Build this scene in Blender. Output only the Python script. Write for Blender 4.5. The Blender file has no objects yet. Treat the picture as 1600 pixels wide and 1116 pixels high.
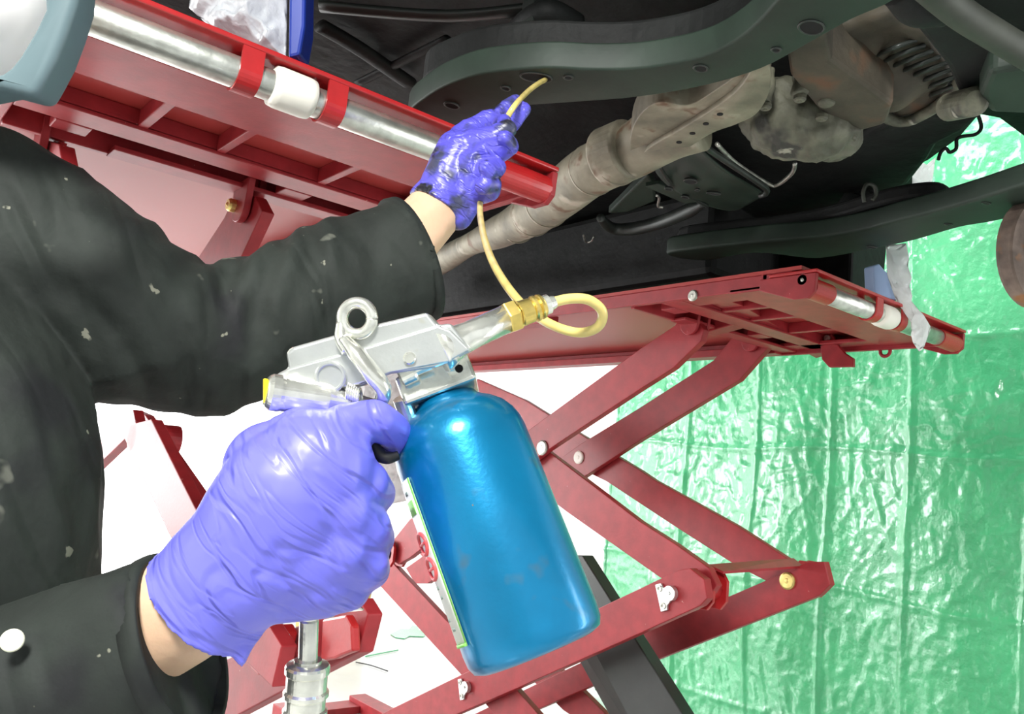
import bpy, bmesh, math, random
from mathutils import Vector, Matrix, noise
random.seed(7)
PI = math.pi
# ------------------------------------------------------------------ camera, world, lights, exposure
SC = bpy.context.scene
COL = SC.collection
FPX = 1316.35                                   # focal length in pixels of the 1600 wide frame
RX = Vector((0.763, -0.158, -0.627)); RY = Vector((-0.640, -0.048, -0.766))
RX.normalize(); RY = (RY - RX * RY.dot(RX)).normalized(); RZ = RX.cross(RY)
M3 = Matrix((RX, RY, RZ))                       # camera space -> world
CAM = Vector((0, 0, 1.05))
cd = bpy.data.cameras.new('camera'); cam = bpy.data.objects.new('camera', cd); COL.objects.link(cam)
cd.sensor_width = 36; cd.lens = FPX * 36 / 1600; cd.clip_start = 0.02
cam.matrix_world = Matrix.Translation(CAM) @ M3.to_4x4()
SC.camera = cam
SC.view_settings.view_transform = 'Standard'; SC.view_settings.look = 'None'
SC.view_settings.gamma = 1; SC.view_settings.use_curve_mapping = False
SC.view_settings.exposure = 0.38
w = bpy.data.worlds.new('daylight'); SC.world = w; w.use_nodes = True
w.node_tree.nodes['Background'].inputs[0].default_value = (0.93, 0.97, 1, 1)
w.node_tree.nodes['Background'].inputs[1].default_value = 0.62
FWD = M3 @ Vector((0, 0, -1)); RIGHT = M3 @ Vector((1, 0, 0)); UPV = M3 @ Vector((0, 1, 0))

def area(name, loc, target, size, power, size_y=None, color=(1, 1, 1)):
    l = bpy.data.lights.new(name, 'AREA'); l.energy = power; l.color = color
    l.shape = 'RECTANGLE'; l.size = size; l.size_y = size_y or size
    o = bpy.data.objects.new(name, l); COL.objects.link(o); o.location = loc
    o.rotation_euler = (Vector(target) - Vector(loc)).to_track_quat('-Z', 'Y').to_euler()
    return o
area('work_lamp', (-0.60, -0.25, 2.05), (0.10, 0.45, 1.1), 0.34, 36, color=(1, 0.99, 0.96))
area('flood_lamp', (-0.75, 5.45, 1.35), (2.6, 1.6, 1.0), 1.7, 88, 1.7)
area('added_back_light', (1.2, 4.4, 3.0), (1.2, 4.4, 0), 3.0, 90, 0.4)  # added to burn out the white wall and floor, no strip known there
area('added_right_light', (2.75, 1.2, 2.9), (3.0, 1.6, 0.8), 2.6, 26, 0.25)  # unseen light added to brighten the right wall side
area('added_side_light', (2.6, -1.1, 1.25), (0.3, 0.4, 1.1), 0.35, 13, 1.7)  # added out of view for the bright streak down the canister

# ------------------------------------------------------------------ pixel rays of the reference -> points of the place
def ray(x, y): return M3 @ Vector(((x - 800) / FPX, -(y - 558) / FPX, -1.0))
def P(x, y, d): return CAM + ray(x, y) * d
def PZ(x, y, z):
    r = ray(x, y); return CAM + r * ((z - CAM.z) / r.z)
def PX(x, y, X):
    r = ray(x, y); return CAM + r * ((X - CAM.x) / r.x)

# ------------------------------------------------------------------ materials
def mat(name, col, rough=0.5, metal=0.0, coat=0.0, var=0.0, vscale=8.0, bump=0.0, bscale=40.0,
        spots=None, spot_scale=12.0, spot_lo=0.62, spot_w=0.05, aniso=None, emit=None, trans=0.0, alpha=1.0, spec=0.5, sheen=0, coat_rough=0.1, rvar=0.0):
    m = bpy.data.materials.new(name); m.use_nodes = True
    nt = m.node_tree; b = nt.nodes['Principled BSDF']
    b.inputs['Base Color'].default_value = (*col, 1); b.inputs['Roughness'].default_value = rough
    b.inputs['Metallic'].default_value = metal; b.inputs['Coat Weight'].default_value = coat
    b.inputs['Coat Roughness'].default_value = coat_rough
    b.inputs['Specular IOR Level'].default_value = spec
    b.inputs['Transmission Weight'].default_value = trans; b.inputs['Alpha'].default_value = alpha
    if sheen: b.inputs['Sheen Weight'].default_value = sheen
    if emit: b.inputs['Emission Color'].default_value = (*emit[0], 1); b.inputs['Emission Strength'].default_value = emit[1]
    tc = nt.nodes.new('ShaderNodeTexCoord'); src = tc.outputs['Object']
    if aniso:
        mp = nt.nodes.new('ShaderNodeMapping'); mp.inputs['Scale'].default_value = aniso
        nt.links.new(src, mp.inputs[0]); src = mp.outputs[0]
    cur = None
    if var:
        n = nt.nodes.new('ShaderNodeTexNoise'); n.inputs['Scale'].default_value = vscale; n.inputs['Detail'].default_value = 6
        nt.links.new(src, n.inputs['Vector'])
        mx = nt.nodes.new('ShaderNodeMix'); mx.data_type = 'RGBA'
        mx.inputs[6].default_value = (*[c * (1 - var) for c in col], 1); mx.inputs[7].default_value = (*[min(1, c * (1 + var)) for c in col], 1)
        mr = nt.nodes.new('ShaderNodeMapRange'); mr.inputs[1].default_value = .35; mr.inputs[2].default_value = .65
        nt.links.new(n.outputs[0], mr.inputs[0]); nt.links.new(mr.outputs[0], mx.inputs[0])
        cur = mx.outputs[2]
        if rvar:
            m2 = nt.nodes.new('ShaderNodeMapRange'); m2.inputs[1].default_value = .35; m2.inputs[2].default_value = .65
            m2.inputs[3].default_value = rough - rvar; m2.inputs[4].default_value = rough + rvar
            nt.links.new(n.outputs[0], m2.inputs[0]); nt.links.new(m2.outputs[0], b.inputs['Roughness'])
    if spots:
        for k, (sc_, ss, lo, wd) in enumerate(spots):
            n = nt.nodes.new('ShaderNodeTexNoise'); n.inputs['Scale'].default_value = ss; n.inputs['Detail'].default_value = 3
            nt.links.new(src, n.inputs['Vector'])
            mr = nt.nodes.new('ShaderNodeMapRange'); mr.inputs[1].default_value = lo; mr.inputs[2].default_value = lo + wd
            nt.links.new(n.outputs[0], mr.inputs[0])
            mx = nt.nodes.new('ShaderNodeMix'); mx.data_type = 'RGBA'
            nt.links.new(mr.outputs[0], mx.inputs[0])
            if cur: nt.links.new(cur, mx.inputs[6])
            else: mx.inputs[6].default_value = (*col, 1)
            mx.inputs[7].default_value = (*sc_, 1); cur = mx.outputs[2]
    if cur: nt.links.new(cur, b.inputs['Base Color'])
    if bump:
        n = nt.nodes.new('ShaderNodeTexNoise'); n.inputs['Scale'].default_value = bscale; n.inputs['Detail'].default_value = 5
        nt.links.new(src, n.inputs['Vector'])
        bp = nt.nodes.new('ShaderNodeBump'); bp.inputs['Strength'].default_value = bump; bp.inputs['Distance'].default_value = 0.01
        nt.links.new(n.outputs[0], bp.inputs['Height']); nt.links.new(bp.outputs[0], b.inputs['Normal'])
    return m

RED = mat('red_enamel', (0.33, 0.024, 0.030), 0.45, coat=0.06, coat_rough=0.2, spec=0.38, var=0.12, vscale=30, bump=0.03, bscale=160, spots=[((.5, .2, .18), 90, .74, .02)])
REDB = mat('bright_red_enamel', (0.42, 0.014, 0.016), 0.38, coat=0.3, var=0.08, vscale=30, bump=0.04, bscale=120)
GLOSSRED = mat('glossy_red_sheet', (0.40, 0.045, 0.04), 0.42, spec=0.30, bump=0.03, bscale=6)
GALV = mat('galvanised_steel', (0.62, 0.64, 0.58), 0.32, metal=0.85, var=0.18, vscale=45, bump=0.06, bscale=120)
CAST = mat('cast_aluminium', (0.66, 0.68, 0.66), 0.30, metal=0.75, var=0.07, vscale=40, bump=0.04, bscale=150, spots=[((.60, .58, .42), 38, .66, .1)])
CHROME = mat('worn_nickel', (0.86, 0.86, 0.78), 0.22, metal=0.85, var=0.15, vscale=60, bump=0.06, bscale=90)
STEELD = mat('dirty_steel', (0.45, 0.45, 0.40), 0.4, metal=0.8, var=0.3, vscale=60)
BRASS = mat('brass', (0.72, 0.55, 0.16), 0.28, metal=0.9, var=0.2, vscale=50)
YELLOWZ = mat('yellow_zinc', (0.75, 0.62, 0.22), 0.3, metal=0.8, var=0.2, vscale=60)
YELLOW = mat('yellow_plastic', (0.9, 0.72, 0.02), 0.4)
HOSE = mat('yellow_hose', (0.78, 0.62, 0.20), 0.3, coat=0.4, var=0.12, vscale=60)
NYLON = mat('white_nylon', (0.86, 0.84, 0.74), 0.4, var=0.05)
BLUE = mat('blue_canister_paint', (0.0, 0.205, 0.42), 0.30, metal=0.55, coat=0.4, coat_rough=0.14, var=0.15, vscale=14, bump=0.03, bscale=300,
           spots=[((.07, .17, .24), 26, .60, .10), ((.28, .20, .10), 130, .75, .02)])
LABELM = mat('label_paper', (0.80, 0.82, 0.74), 0.4, var=0.05)
LIME = mat('lime_print', (0.25, 0.72, 0.12), 0.4)
REDP = mat('red_print', (0.75, 0.10, 0.10), 0.4)
GREYP = mat('grey_print', (0.22, 0.30, 0.25), 0.5)
CLOTH = mat('dark_work_cloth', (0.019, 0.024, 0.020), 0.75, var=0.25, vscale=14, bump=0.35, bscale=24, spec=0.35,
            spots=[((.012, .013, .014), 9, .56, .1), ((.10, .105, .085), 22, .68, .03), ((.22, .22, .17), 55, .725, .02)])
GLOVE = mat('violet_nitrile', (0.165, 0.165, 0.80), 0.40, coat=0.35, coat_rough=0.35, var=0.05, vscale=16, spots=[((.12, .10, .12), 42, .76, .02)])
GLOVED = mat('oily_violet_nitrile', (0.11, 0.10, 0.62), 0.36, coat=0.2, coat_rough=0.25, var=0.1, vscale=16, bump=0.06, bscale=50,
             spots=[((.05, .055, .11), 26, .50, .12), ((.02, .02, .03), 34, .57, .07)])
SKIN = mat('skin', (0.78, 0.52, 0.34), 0.5, var=0.08, vscale=20, bump=0.1, bscale=60, spots=[((.30, .22, .14), 34, .70, .03)])
SKIN.node_tree.nodes['Principled BSDF'].inputs['Subsurface Weight'].default_value = 0.15
SKIN.node_tree.nodes['Principled BSDF'].inputs['Subsurface Radius'].default_value = (.02, .008, .004)
HAT = mat('white_shell', (0.98, 0.98, 0.98), 0.35)
RUBBER = mat('grey_rubber', (0.11, 0.165, 0.18), 0.5, var=0.1)
BUTTON = mat('cream_button', (0.80, 0.80, 0.62), 0.4)
UB = mat('black_underseal', (0.0075, 0.0085, 0.008), 0.65, spec=0.3, var=0.5, vscale=9, bump=0.3, bscale=30)
RAIL = mat('dark_chassis_paint', (0.020, 0.034, 0.024), 0.55, spec=0.4, var=0.22, vscale=12, bump=0.06, bscale=40)
SHIELD = mat('dark_pressed_steel', (0.026, 0.031, 0.027), 0.42, metal=0.2, coat=0.1, var=0.25, vscale=15)
EXH = mat('scaled_exhaust_steel', (0.25, 0.225, 0.165), 0.55, metal=0.25, var=0.32, vscale=16, bump=0.2, bscale=50, spots=[((.17, .10, .06), 18, .60, .08), ((.5, .45, .36), 14, .62, .1)])
ALU = mat('dirty_alloy_casting', (0.14, 0.14, 0.10), 0.65, metal=0.1, var=0.4, vscale=18, bump=0.5, bscale=40, spots=[((.05, .05, .042), 14, .56, .08), ((.38, .37, .30), 26, .66, .05)])
DULL = mat('dull_grey_steel', (0.045, 0.05, 0.038), 0.55, metal=0.2, var=0.3, vscale=14)
RUSTY = mat('rusty_bracket', (0.062, 0.052, 0.035), 0.7, var=0.4, vscale=12, bump=0.3, bscale=40, spots=[((.13, .065, .035), 12, .58, .12)])
ROTOR = mat('rusty_rotor', (0.17, 0.125, 0.10), 0.7, metal=0.2, var=0.45, vscale=20, bump=0.3, bscale=50, spots=[((.30, .14, .06), 16, .60, .08)])
TYRE = mat('tyre_rubber', (0.012, 0.012, 0.013), 0.8)
HOLE_SHADE = mat('painted_hole_shade', (0.004, 0.004, 0.004), 0.9)  # near-black colour painted as the shade inside holes
BLACKP = mat('black_cylinder_paint', (0.020, 0.026, 0.022), 0.45, coat=0.12, coat_rough=0.3, var=0.25, vscale=9, bump=0.04)
WHITEW = mat('white_wall_paint', (0.82, 0.83, 0.82), 0.6, bump=0.05, bscale=8)
FLOORM = mat('pale_floor_coating', (0.78, 0.79, 0.78), 0.22, var=0.03, bump=0.03, bscale=6, coat=0.4)
CEILM = mat('ceiling_sheet', (0.30, 0.31, 0.31), 0.7, bump=0.05)
GLOW = mat('glowing_wall_panel', (0.9, 0.9, 0.9), 0.4, emit=((1, 1, 1), 1.9))  # glow put in so the white wall behind burns out
GREYF = mat('panel_frame_metal', (0.5, 0.5, 0.5), 0.4)
CARD = mat('brown_cardboard', (0.52, 0.38, 0.12), 0.7, var=0.1, vscale=14)
PAPER = mat('white_paper', (0.88, 0.88, 0.86), 0.6)
FILM = mat('crinkled_clear_film', (0.80, 0.84, 0.88), 0.16, trans=0.25, alpha=0.75, spec=0.8, bump=0.8, bscale=26, coat=0.6)
FOIL = mat('crinkled_white_film', (0.93, 0.94, 0.94), 0.25, bump=0.8, bscale=34, coat=0.5)
BLUEP = mat('blue_plastic', (0.01, 0.035, 0.30), 0.3, coat=0.3)
PALEB = mat('pale_blue_foam', (0.42, 0.58, 0.88), 0.6)
TARP = mat('green_polythene', (0.07, 0.50, 0.21), 0.30, coat=1.0, coat_rough=0.12, spec=0.7, var=0.10, vscale=5, bump=0.35, bscale=70, aniso=(1, 1.0, .8))
WIRE = mat('black_cable_sheath', (0.01, 0.01, 0.01), 0.5)

def crease(m, along, side, fa, fs, w_=.03, strength=.5, dist=.002, seed=0.0, extra=None):
    """thin wrinkle lines running mostly along `side`, close together along `along`"""
    nt = m.node_tree; b = nt.nodes['Principled BSDF']; tc = nt.nodes.new('ShaderNodeTexCoord'); prev = None
    for k, (fa_, fs_, ww, st) in enumerate(((fa, fs, w_, strength), (fa * 1.9, fs * 1.7, w_ * 1.5, strength * .5))):
        cx = nt.nodes.new('ShaderNodeCombineXYZ')
        for i, (v, f_) in enumerate(((along, fa_), (side, fs_))):
            d = nt.nodes.new('ShaderNodeVectorMath'); d.operation = 'DOT_PRODUCT'; d.inputs[1].default_value = tuple(Vector(v) * f_)
            nt.links.new(tc.outputs['Object'], d.inputs[0]); nt.links.new(d.outputs['Value'], cx.inputs[i])
        cx.inputs[2].default_value = seed + k * 3.7
        n = nt.nodes.new('ShaderNodeTexNoise'); n.inputs['Scale'].default_value = 1; n.inputs['Detail'].default_value = 1.5; n.inputs['Distortion'].default_value = .5
        nt.links.new(cx.outputs[0], n.inputs['Vector'])
        s_ = nt.nodes.new('ShaderNodeMath'); s_.operation = 'SUBTRACT'; s_.inputs[1].default_value = .5; nt.links.new(n.outputs[0], s_.inputs[0])
        a_ = nt.nodes.new('ShaderNodeMath'); a_.operation = 'ABSOLUTE'; nt.links.new(s_.outputs[0], a_.inputs[0])
        mr = nt.nodes.new('ShaderNodeMapRange'); mr.interpolation_type = 'SMOOTHSTEP'; mr.inputs[1].default_value = 0; mr.inputs[2].default_value = ww; mr.inputs[3].default_value = 0; mr.inputs[4].default_value = 1
        nt.links.new(a_.outputs[0], mr.inputs[0])
        bp = nt.nodes.new('ShaderNodeBump'); bp.inputs['Strength'].default_value = st; bp.inputs['Distance'].default_value = dist
        nt.links.new(mr.outputs[0], bp.inputs['Height'])
        if prev: nt.links.new(prev.outputs[0], bp.inputs['Normal'])
        elif b.inputs['Normal'].links: nt.links.new(b.inputs['Normal'].links[0].from_socket, bp.inputs['Normal'])
        prev = bp
    nt.links.new(prev.outputs[0], b.inputs['Normal'])
_a = (P(520, 760, .49) - P(310, 940, .49)).normalized(); _s = _a.cross(FWD).normalized()
crease(GLOVE, _a, _s, 40, 11, .05, .5, .003)
_a2 = (P(740, 230, 1) - P(684, 330, 1)).normalized(); crease(GLOVED, _a2, _a2.cross(FWD), 60, 25, .05, .5, .002)
crease(CLOTH, (P(640, 400, .95) - P(200, 500, .8)).normalized(), UPV, 10, 3.5, .09, .45, .012)
def translucent(m, fac, col):
    nt = m.node_tree; b = nt.nodes['Principled BSDF']; o = nt.nodes['Material Output']
    t = nt.nodes.new('ShaderNodeBsdfTranslucent'); t.inputs[0].default_value = (*col, 1); mx = nt.nodes.new('ShaderNodeMixShader'); mx.inputs[0].default_value = fac
    nt.links.new(b.outputs[0], mx.inputs[1]); nt.links.new(t.outputs[0], mx.inputs[2]); nt.links.new(mx.outputs[0], o.inputs[0])
translucent(FOIL, .5, (.95, .95, .95))

# ------------------------------------------------------------------ object helpers
def thing(name, label, cat, loc=(0, 0, 0), group=None):
    o = bpy.data.objects.new(name, None); COL.objects.link(o); o.location = loc
    o.empty_display_size = .1
    o['label'] = label; o['category'] = cat
    if group: o['group'] = group
    return o
def tag(o, label, cat, group=None):
    o['label'] = label; o['category'] = cat
    if group: o['group'] = group
    return o
WLOC = {}
def wl(o):
    v = Vector((0, 0, 0))
    while o is not None: v += o.location; o = o.parent
    return v
def obj(name, bm, m, parent=None, smooth=False, bevel=0, bseg=2, label=None, subs=0, at=None):
    """links one mesh object; bm is in world coordinates."""
    bmesh.ops.recalc_face_normals(bm, faces=bm.faces)
    me = bpy.data.meshes.new(name)
    org = wl(parent) if parent else Vector((0, 0, 0))
    if at is None:
        c = Vector((0, 0, 0))
        for v in bm.verts: c += v.co
        at = c / max(1, len(bm.verts))
    else: at = Vector(at)
    bm.transform(Matrix.Translation(-at)); bm.to_mesh(me); bm.free()
    if smooth:
        for p in me.polygons: p.use_smooth = True
    me.materials.append(m)
    o = bpy.data.objects.new(name, me); COL.objects.link(o)
    if parent: o.parent = parent
    o.location = at - org
    if bevel:
        b = o.modifiers.new('bevel', 'BEVEL'); b.width = bevel; b.segments = bseg; b.limit_method = 'ANGLE'; b.angle_limit = math.radians(35)
    if subs:
        s = o.modifiers.new('subdivision', 'SUBSURF'); s.levels = subs; s.render_levels = subs
    if label: o['label'] = label
    return o
def struct(name, bm, m, **k):
    o = obj(name, bm, m, **k); o['kind'] = 'structure'; return o
def box(bm, a, b):
    a = Vector(a); b = Vector(b); vs = []
    for z in (a.z, b.z):
        for x, y in ((a.x, a.y), (b.x, a.y), (b.x, b.y), (a.x, b.y)): vs.append(bm.verts.new((x, y, z)))
    for f in ((0, 3, 2, 1), (4, 5, 6, 7), (0, 1, 5, 4), (1, 2, 6, 5), (2, 3, 7, 6), (3, 0, 4, 7)): bm.faces.new([vs[i] for i in f])
    return bm
def prism(bm, pts, vec):
    vec = Vector(vec); a = [bm.verts.new(p) for p in pts]; b = [bm.verts.new(Vector(p) + vec) for p in pts]; n = len(pts)
    bm.faces.new(a); bm.faces.new(list(reversed(b)))
    for i in range(n): bm.faces.new((a[i], b[i], b[(i + 1) % n], a[(i + 1) % n]))
    return bm
def frame(d):
    d = Vector(d).normalized(); t = Vector((0, 0, 1)) if abs(d.z) < .9 else Vector((1, 0, 0))
    u = d.cross(t).normalized(); return u, d.cross(u).normalized(), d
def lathe(bm, o, d, prof, seg=32, uvw=None):
    """prof: (radius, distance along d)"""
    o = Vector(o); u, v, d = uvw or frame(d); rings = []
    for r, h in prof:
        rings.append([bm.verts.new(o + d * h + (u * math.cos(2 * PI * i / seg) + v * math.sin(2 * PI * i / seg)) * max(r, 1e-5)) for i in range(seg)])
    for a, b in zip(rings, rings[1:]):
        for i in range(seg): bm.faces.new((a[i], a[(i + 1) % seg], b[(i + 1) % seg], b[i]))
    bm.faces.new(list(reversed(rings[0]))); bm.faces.new(rings[-1])
    return bm
def cyl(bm, p, q, r, seg=24, r2=None, ch=0):
    p = Vector(p); q = Vector(q); L = (q - p).length; r2 = r if r2 is None else r2
    prof = [(r - ch, 0), (r, ch), (r2, L - ch), (r2 - ch, L)] if ch else [(r, 0), (r2, L)]
    return lathe(bm, p, q - p, prof, seg)
def catmull(pts, n=8):
    out = []
    P_ = [pts[0]] + list(pts) + [pts[-1]]
    for i in range(1, len(P_) - 2):
        p0, p1, p2, p3 = [Vector(p) for p in P_[i - 1:i + 3]]
        for k in range(n):
            t = k / n
            out.append(.5 * ((2 * p1) + (p2 - p0) * t + (2 * p0 - 5 * p1 + 4 * p2 - p3) * t * t + (3 * p1 - p0 - 3 * p2 + p3) * t ** 3))
    out.append(Vector(pts[-1])); return out
def tube(bm, pts, r, seg=14, n=8, flat=1.0):
    """pts as Vectors; r a number or list for each control point"""
    rs = r if isinstance(r, (list, tuple)) else [r] * len(pts)
    c = catmull([Vector(p) for p in pts], n); m = len(c); rad = []
    for i in range(m):
        t = i / n; k = min(int(t), len(rs) - 2); f_ = t - k; f_ = f_ * f_ * (3 - 2 * f_); rad.append(rs[k] * (1 - f_) + rs[k + 1] * f_)
    d = (c[1] - c[0]).normalized(); u, v, _ = frame(d); rings = []
    for i in range(m):
        dd = (c[min(i + 1, m - 1)] - c[max(i - 1, 0)]).normalized()
        u = (u - dd * u.dot(dd)).normalized(); v = dd.cross(u)
        rings.append([bm.verts.new(c[i] + (u * math.cos(2 * PI * j / seg) + v * math.sin(2 * PI * j / seg) * flat) * rad[i]) for j in range(seg)])
    for a, b in zip(rings, rings[1:]):
        for i in range(seg): bm.faces.new((a[i], a[(i + 1) % seg], b[(i + 1) % seg], b[i]))
    bm.faces.new(list(reversed(rings[0]))); bm.faces.new(rings[-1]); return bm
def NB(): return bmesh.new()
def plx(bm, X, px, th):            # a steel plate lying in the vertical plane x = X, outline seen in the photograph
    return prism(bm, [PX(x, y, X) for x, y in px], (th, 0, 0))
def plz(bm, z, px, th):            # the same in the horizontal plane z
    return prism(bm, [PZ(x, y, z) for x, y in px], (0, 0, th))
def smo(px, n=4):
    q = [Vector((x, y, 0)) for x, y in px]; m_ = len(q); out = []
    for i in range(m_):
        p0, p1, p2, p3 = q[i - 1], q[i], q[(i + 1) % m_], q[(i + 2) % m_]
        for k in range(n):
            t = k / n; v = .5 * ((2 * p1) + (p2 - p0) * t + (2 * p0 - 5 * p1 + 4 * p2 - p3) * t * t + (3 * p1 - p0 - 3 * p2 + p3) * t ** 3); out.append((v.x, v.y))
    return out
def slab(bm, d, px, th):           # a plate at right angles to the view, d metres off
    return prism(bm, [P(x, y, d) for x, y in px], FWD * th)
def sphere(bm, c, r, sx=1, sy=1, sz=1, seg=20):
    mtx = Matrix.Translation(Vector(c)) @ Matrix.Diagonal((r * sx, r * sy, r * sz, 1))
    bmesh.ops.create_uvsphere(bm, u_segments=seg, v_segments=seg // 2, radius=1, matrix=mtx); return bm
def capsule(bm, a, ra, b, rb, seg=20, end_a=True, end_b=True):
    a = Vector(a); b = Vector(b)
    if end_a: sphere(bm, a, ra, seg=seg)
    if end_b: sphere(bm, b, rb, seg=seg)
    if (b - a).length > 1e-5: lathe(bm, a, b - a, [(ra, 0), (rb, (b - a).length)], seg)
def melt(name, bm, voxel, iters, m, parent, disp=None, label=None):
    """unites overlapping closed shapes to one continuous skin, smooths it and adds folds."""
    me = bpy.data.meshes.new('tmp'); bm.to_mesh(me); bm.free()
    o = bpy.data.objects.new('tmp', me); COL.objects.link(o)
    r = o.modifiers.new('r', 'REMESH'); r.mode = 'VOXEL'; r.voxel_size = voxel; r.adaptivity = 0
    if iters: s = o.modifiers.new('s', 'SMOOTH'); s.factor = .5; s.iterations = iters
    dg = bpy.context.evaluated_depsgraph_get(); dg.update()
    me2 = bpy.data.meshes.new_from_object(o.evaluated_get(dg)); bpy.data.objects.remove(o); bpy.data.meshes.remove(me)
    b2 = NB(); b2.from_mesh(me2); bpy.data.meshes.remove(me2)
    b2.normal_update()
    if disp:
        ds = [(v, v.normal * disp(v.co, v.normal)) for v in b2.verts]
        for v, d in ds: v.co += d
    return obj(name, b2, m, parent, smooth=True, label=label)

# ------------------------------------------------------------------ the room
XL, XR, YB, YF, ZC = -2.4, 3.42, 5.6, -3.4, 3.3
struct('floor', box(NB(), (XL, YF, -.08), (XR, YB, 0)), FLOORM)
struct('ceiling', box(NB(), (XL, YF, ZC), (XR, YB, ZC + .1)), CEILM)
struct('wall_right', box(NB(), (XR, YF, 0), (XR + .12, YB, ZC)), WHITEW)
bm = NB(); box(bm, (XL - .12, YF, 0), (XL, YB, .25)); box(bm, (XL - .12, YF, 2.7), (XL, YB, ZC)); box(bm, (XL - .12, YF, .25), (XL, 2.9, 2.7)); box(bm, (XL - .12, 5.3, .25), (XL, YB, 2.7))
struct('wall_left', bm, WHITEW)
bm = NB(); box(bm, (XL, YB, 0), (XR, YB + .12, .12)); box(bm, (XL, YB, 2.9), (XR, YB + .12, ZC)); box(bm, (XL, YB, .12), (-2.1, YB + .12, 2.9)); box(bm, (3.2, YB, .12), (XR, YB + .12, 2.9))
struct('wall_back', bm, WHITEW)
def glow_panel(name, a, b, axis):  # framed glowing panel set into a wall as an added light source
    r = bpy.data.objects.new(name, None); COL.objects.link(r); r['kind'] = 'structure'; r.location = a
    bm = NB(); box(bm, a, b)
    obj('glow_pane', bm, GLOW, r)
    bm = NB(); a = Vector(a); b = Vector(b); t = .05
    if axis == 'y':
        box(bm, (a.x, a.y - .03, a.z), (a.x + t, a.y, b.z)); box(bm, (b.x - t, a.y - .03, a.z), (b.x, a.y, b.z)); box(bm, (a.x + t, a.y - .03, b.z - t), (b.x - t, a.y, b.z)); box(bm, (a.x + t, a.y - .03, a.z), (b.x - t, a.y, a.z + t))
    else:
        box(bm, (b.x, a.y, a.z), (b.x + .03, a.y + t, b.z)); box(bm, (b.x, b.y - t, a.z), (b.x + .03, b.y, b.z)); box(bm, (b.x, a.y + t, b.z - t), (b.x + .03, b.y - t, b.z)); box(bm, (b.x, a.y + t, a.z), (b.x + .03, b.y - t, a.z + t))
    obj('panel_frame', bm, WHITEW, r)
glow_panel('glow_panel_1', (-2.1, YB + .04, .12), (3.2, YB + .08, 2.9), 'y')  # added glow across the back, standing in for brightly lit white wall
glow_panel('glow_panel_2', (XL - .08, 2.9, .25), (XL - .04, 5.3, 2.7), 'x')  # unseen glowing panel, added for glare on the tarpaulin

# ------------------------------------------------------------------ green tarpaulin
ys = [0.25, 0.68, 1.11, 1.515, 1.85, 2.19, 2.58, 3.06]
zs = [-.0, .17, .71, 1.27, 1.72, 2.27, 2.95]
rnd = random.Random(3)
off = [[rnd.uniform(-.022, .022) for _ in zs] for _ in ys]
def tarp_x(y, z):
    i = max(0, min(len(ys) - 2, next((k for k in range(len(ys) - 1) if y < ys[k + 1]), len(ys) - 2)))
    j = max(0, min(len(zs) - 2, next((k for k in range(len(zs) - 1) if z < zs[k + 1]), len(zs) - 2)))
    u = (y - ys[i]) / (ys[i + 1] - ys[i]); v = (z - zs[j]) / (zs[j + 1] - zs[j])
    h = (off[i][j] * (1 - u) + off[i + 1][j] * u) * (1 - v) + (off[i][j + 1] * (1 - u) + off[i + 1][j + 1] * u) * v
    h += (1 if i % 2 else -1) * .012 * math.sin(PI * u)
    dy = min(abs(y - a) for a in ys); dz = min(abs(z - a + .012 * math.sin(y * 6)) for a in zs)
    h -= .014 * math.exp(-dy / .008) + .009 * math.exp(-dz / .008)
    p = Vector((0, y * 3.2, z * 1.3)); n1 = noise.noise(p + Vector((5, 0, 0)))
    rid = 1 - abs(noise.noise(Vector((2, y * 11 + n1 * 2, z * 3.4)))) * 2
    rid2 = 1 - abs(noise.noise(Vector((9, y * 9 + z * 7, z * 8 - y * 4)))) * 2
    h += n1 * .018 - max(0, rid - .55) * .007 - max(0, rid2 - .6) * .008
    h += noise.noise(Vector((7, y * 30, z * 12))) * .0028 + noise.noise(Vector((3, y * 46, z * 52))) * .0022
    return 3.235 + h
bm = NB(); ny, nz = 330, 330; g = []
y0, y1, z0, z1 = .25, 3.06, .02, 2.95
for a in range(ny + 1):
    y = y0 + (y1 - y0) * a / ny
    g.append([bm.verts.new((tarp_x(y, z0 + (z1 - z0) * b / nz), y + .012 * math.sin(3 * b / nz * PI), z0 + (z1 - z0) * b / nz)) for b in range(nz + 1)])
for a in range(ny):
    for b in range(nz): bm.faces.new((g[a][b], g[a + 1][b], g[a + 1][b + 1], g[a][b + 1]))
tp = obj('tarpaulin', bm, TARP, smooth=True)
so = tp.modifiers.new('sheet', 'SOLIDIFY'); so.thickness = .001
tag(tp, 'creased green plastic tarpaulin hanging on the right wall behind the car', 'tarpaulin')
bm = NB(); cyl(bm, (3.28, .15, 2.985), (3.28, 3.2, 2.985), .014)
tag(obj('curtain_rail', bm, GALV), 'steel rail along the wall that the green tarpaulin hangs from', 'rail')

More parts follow.
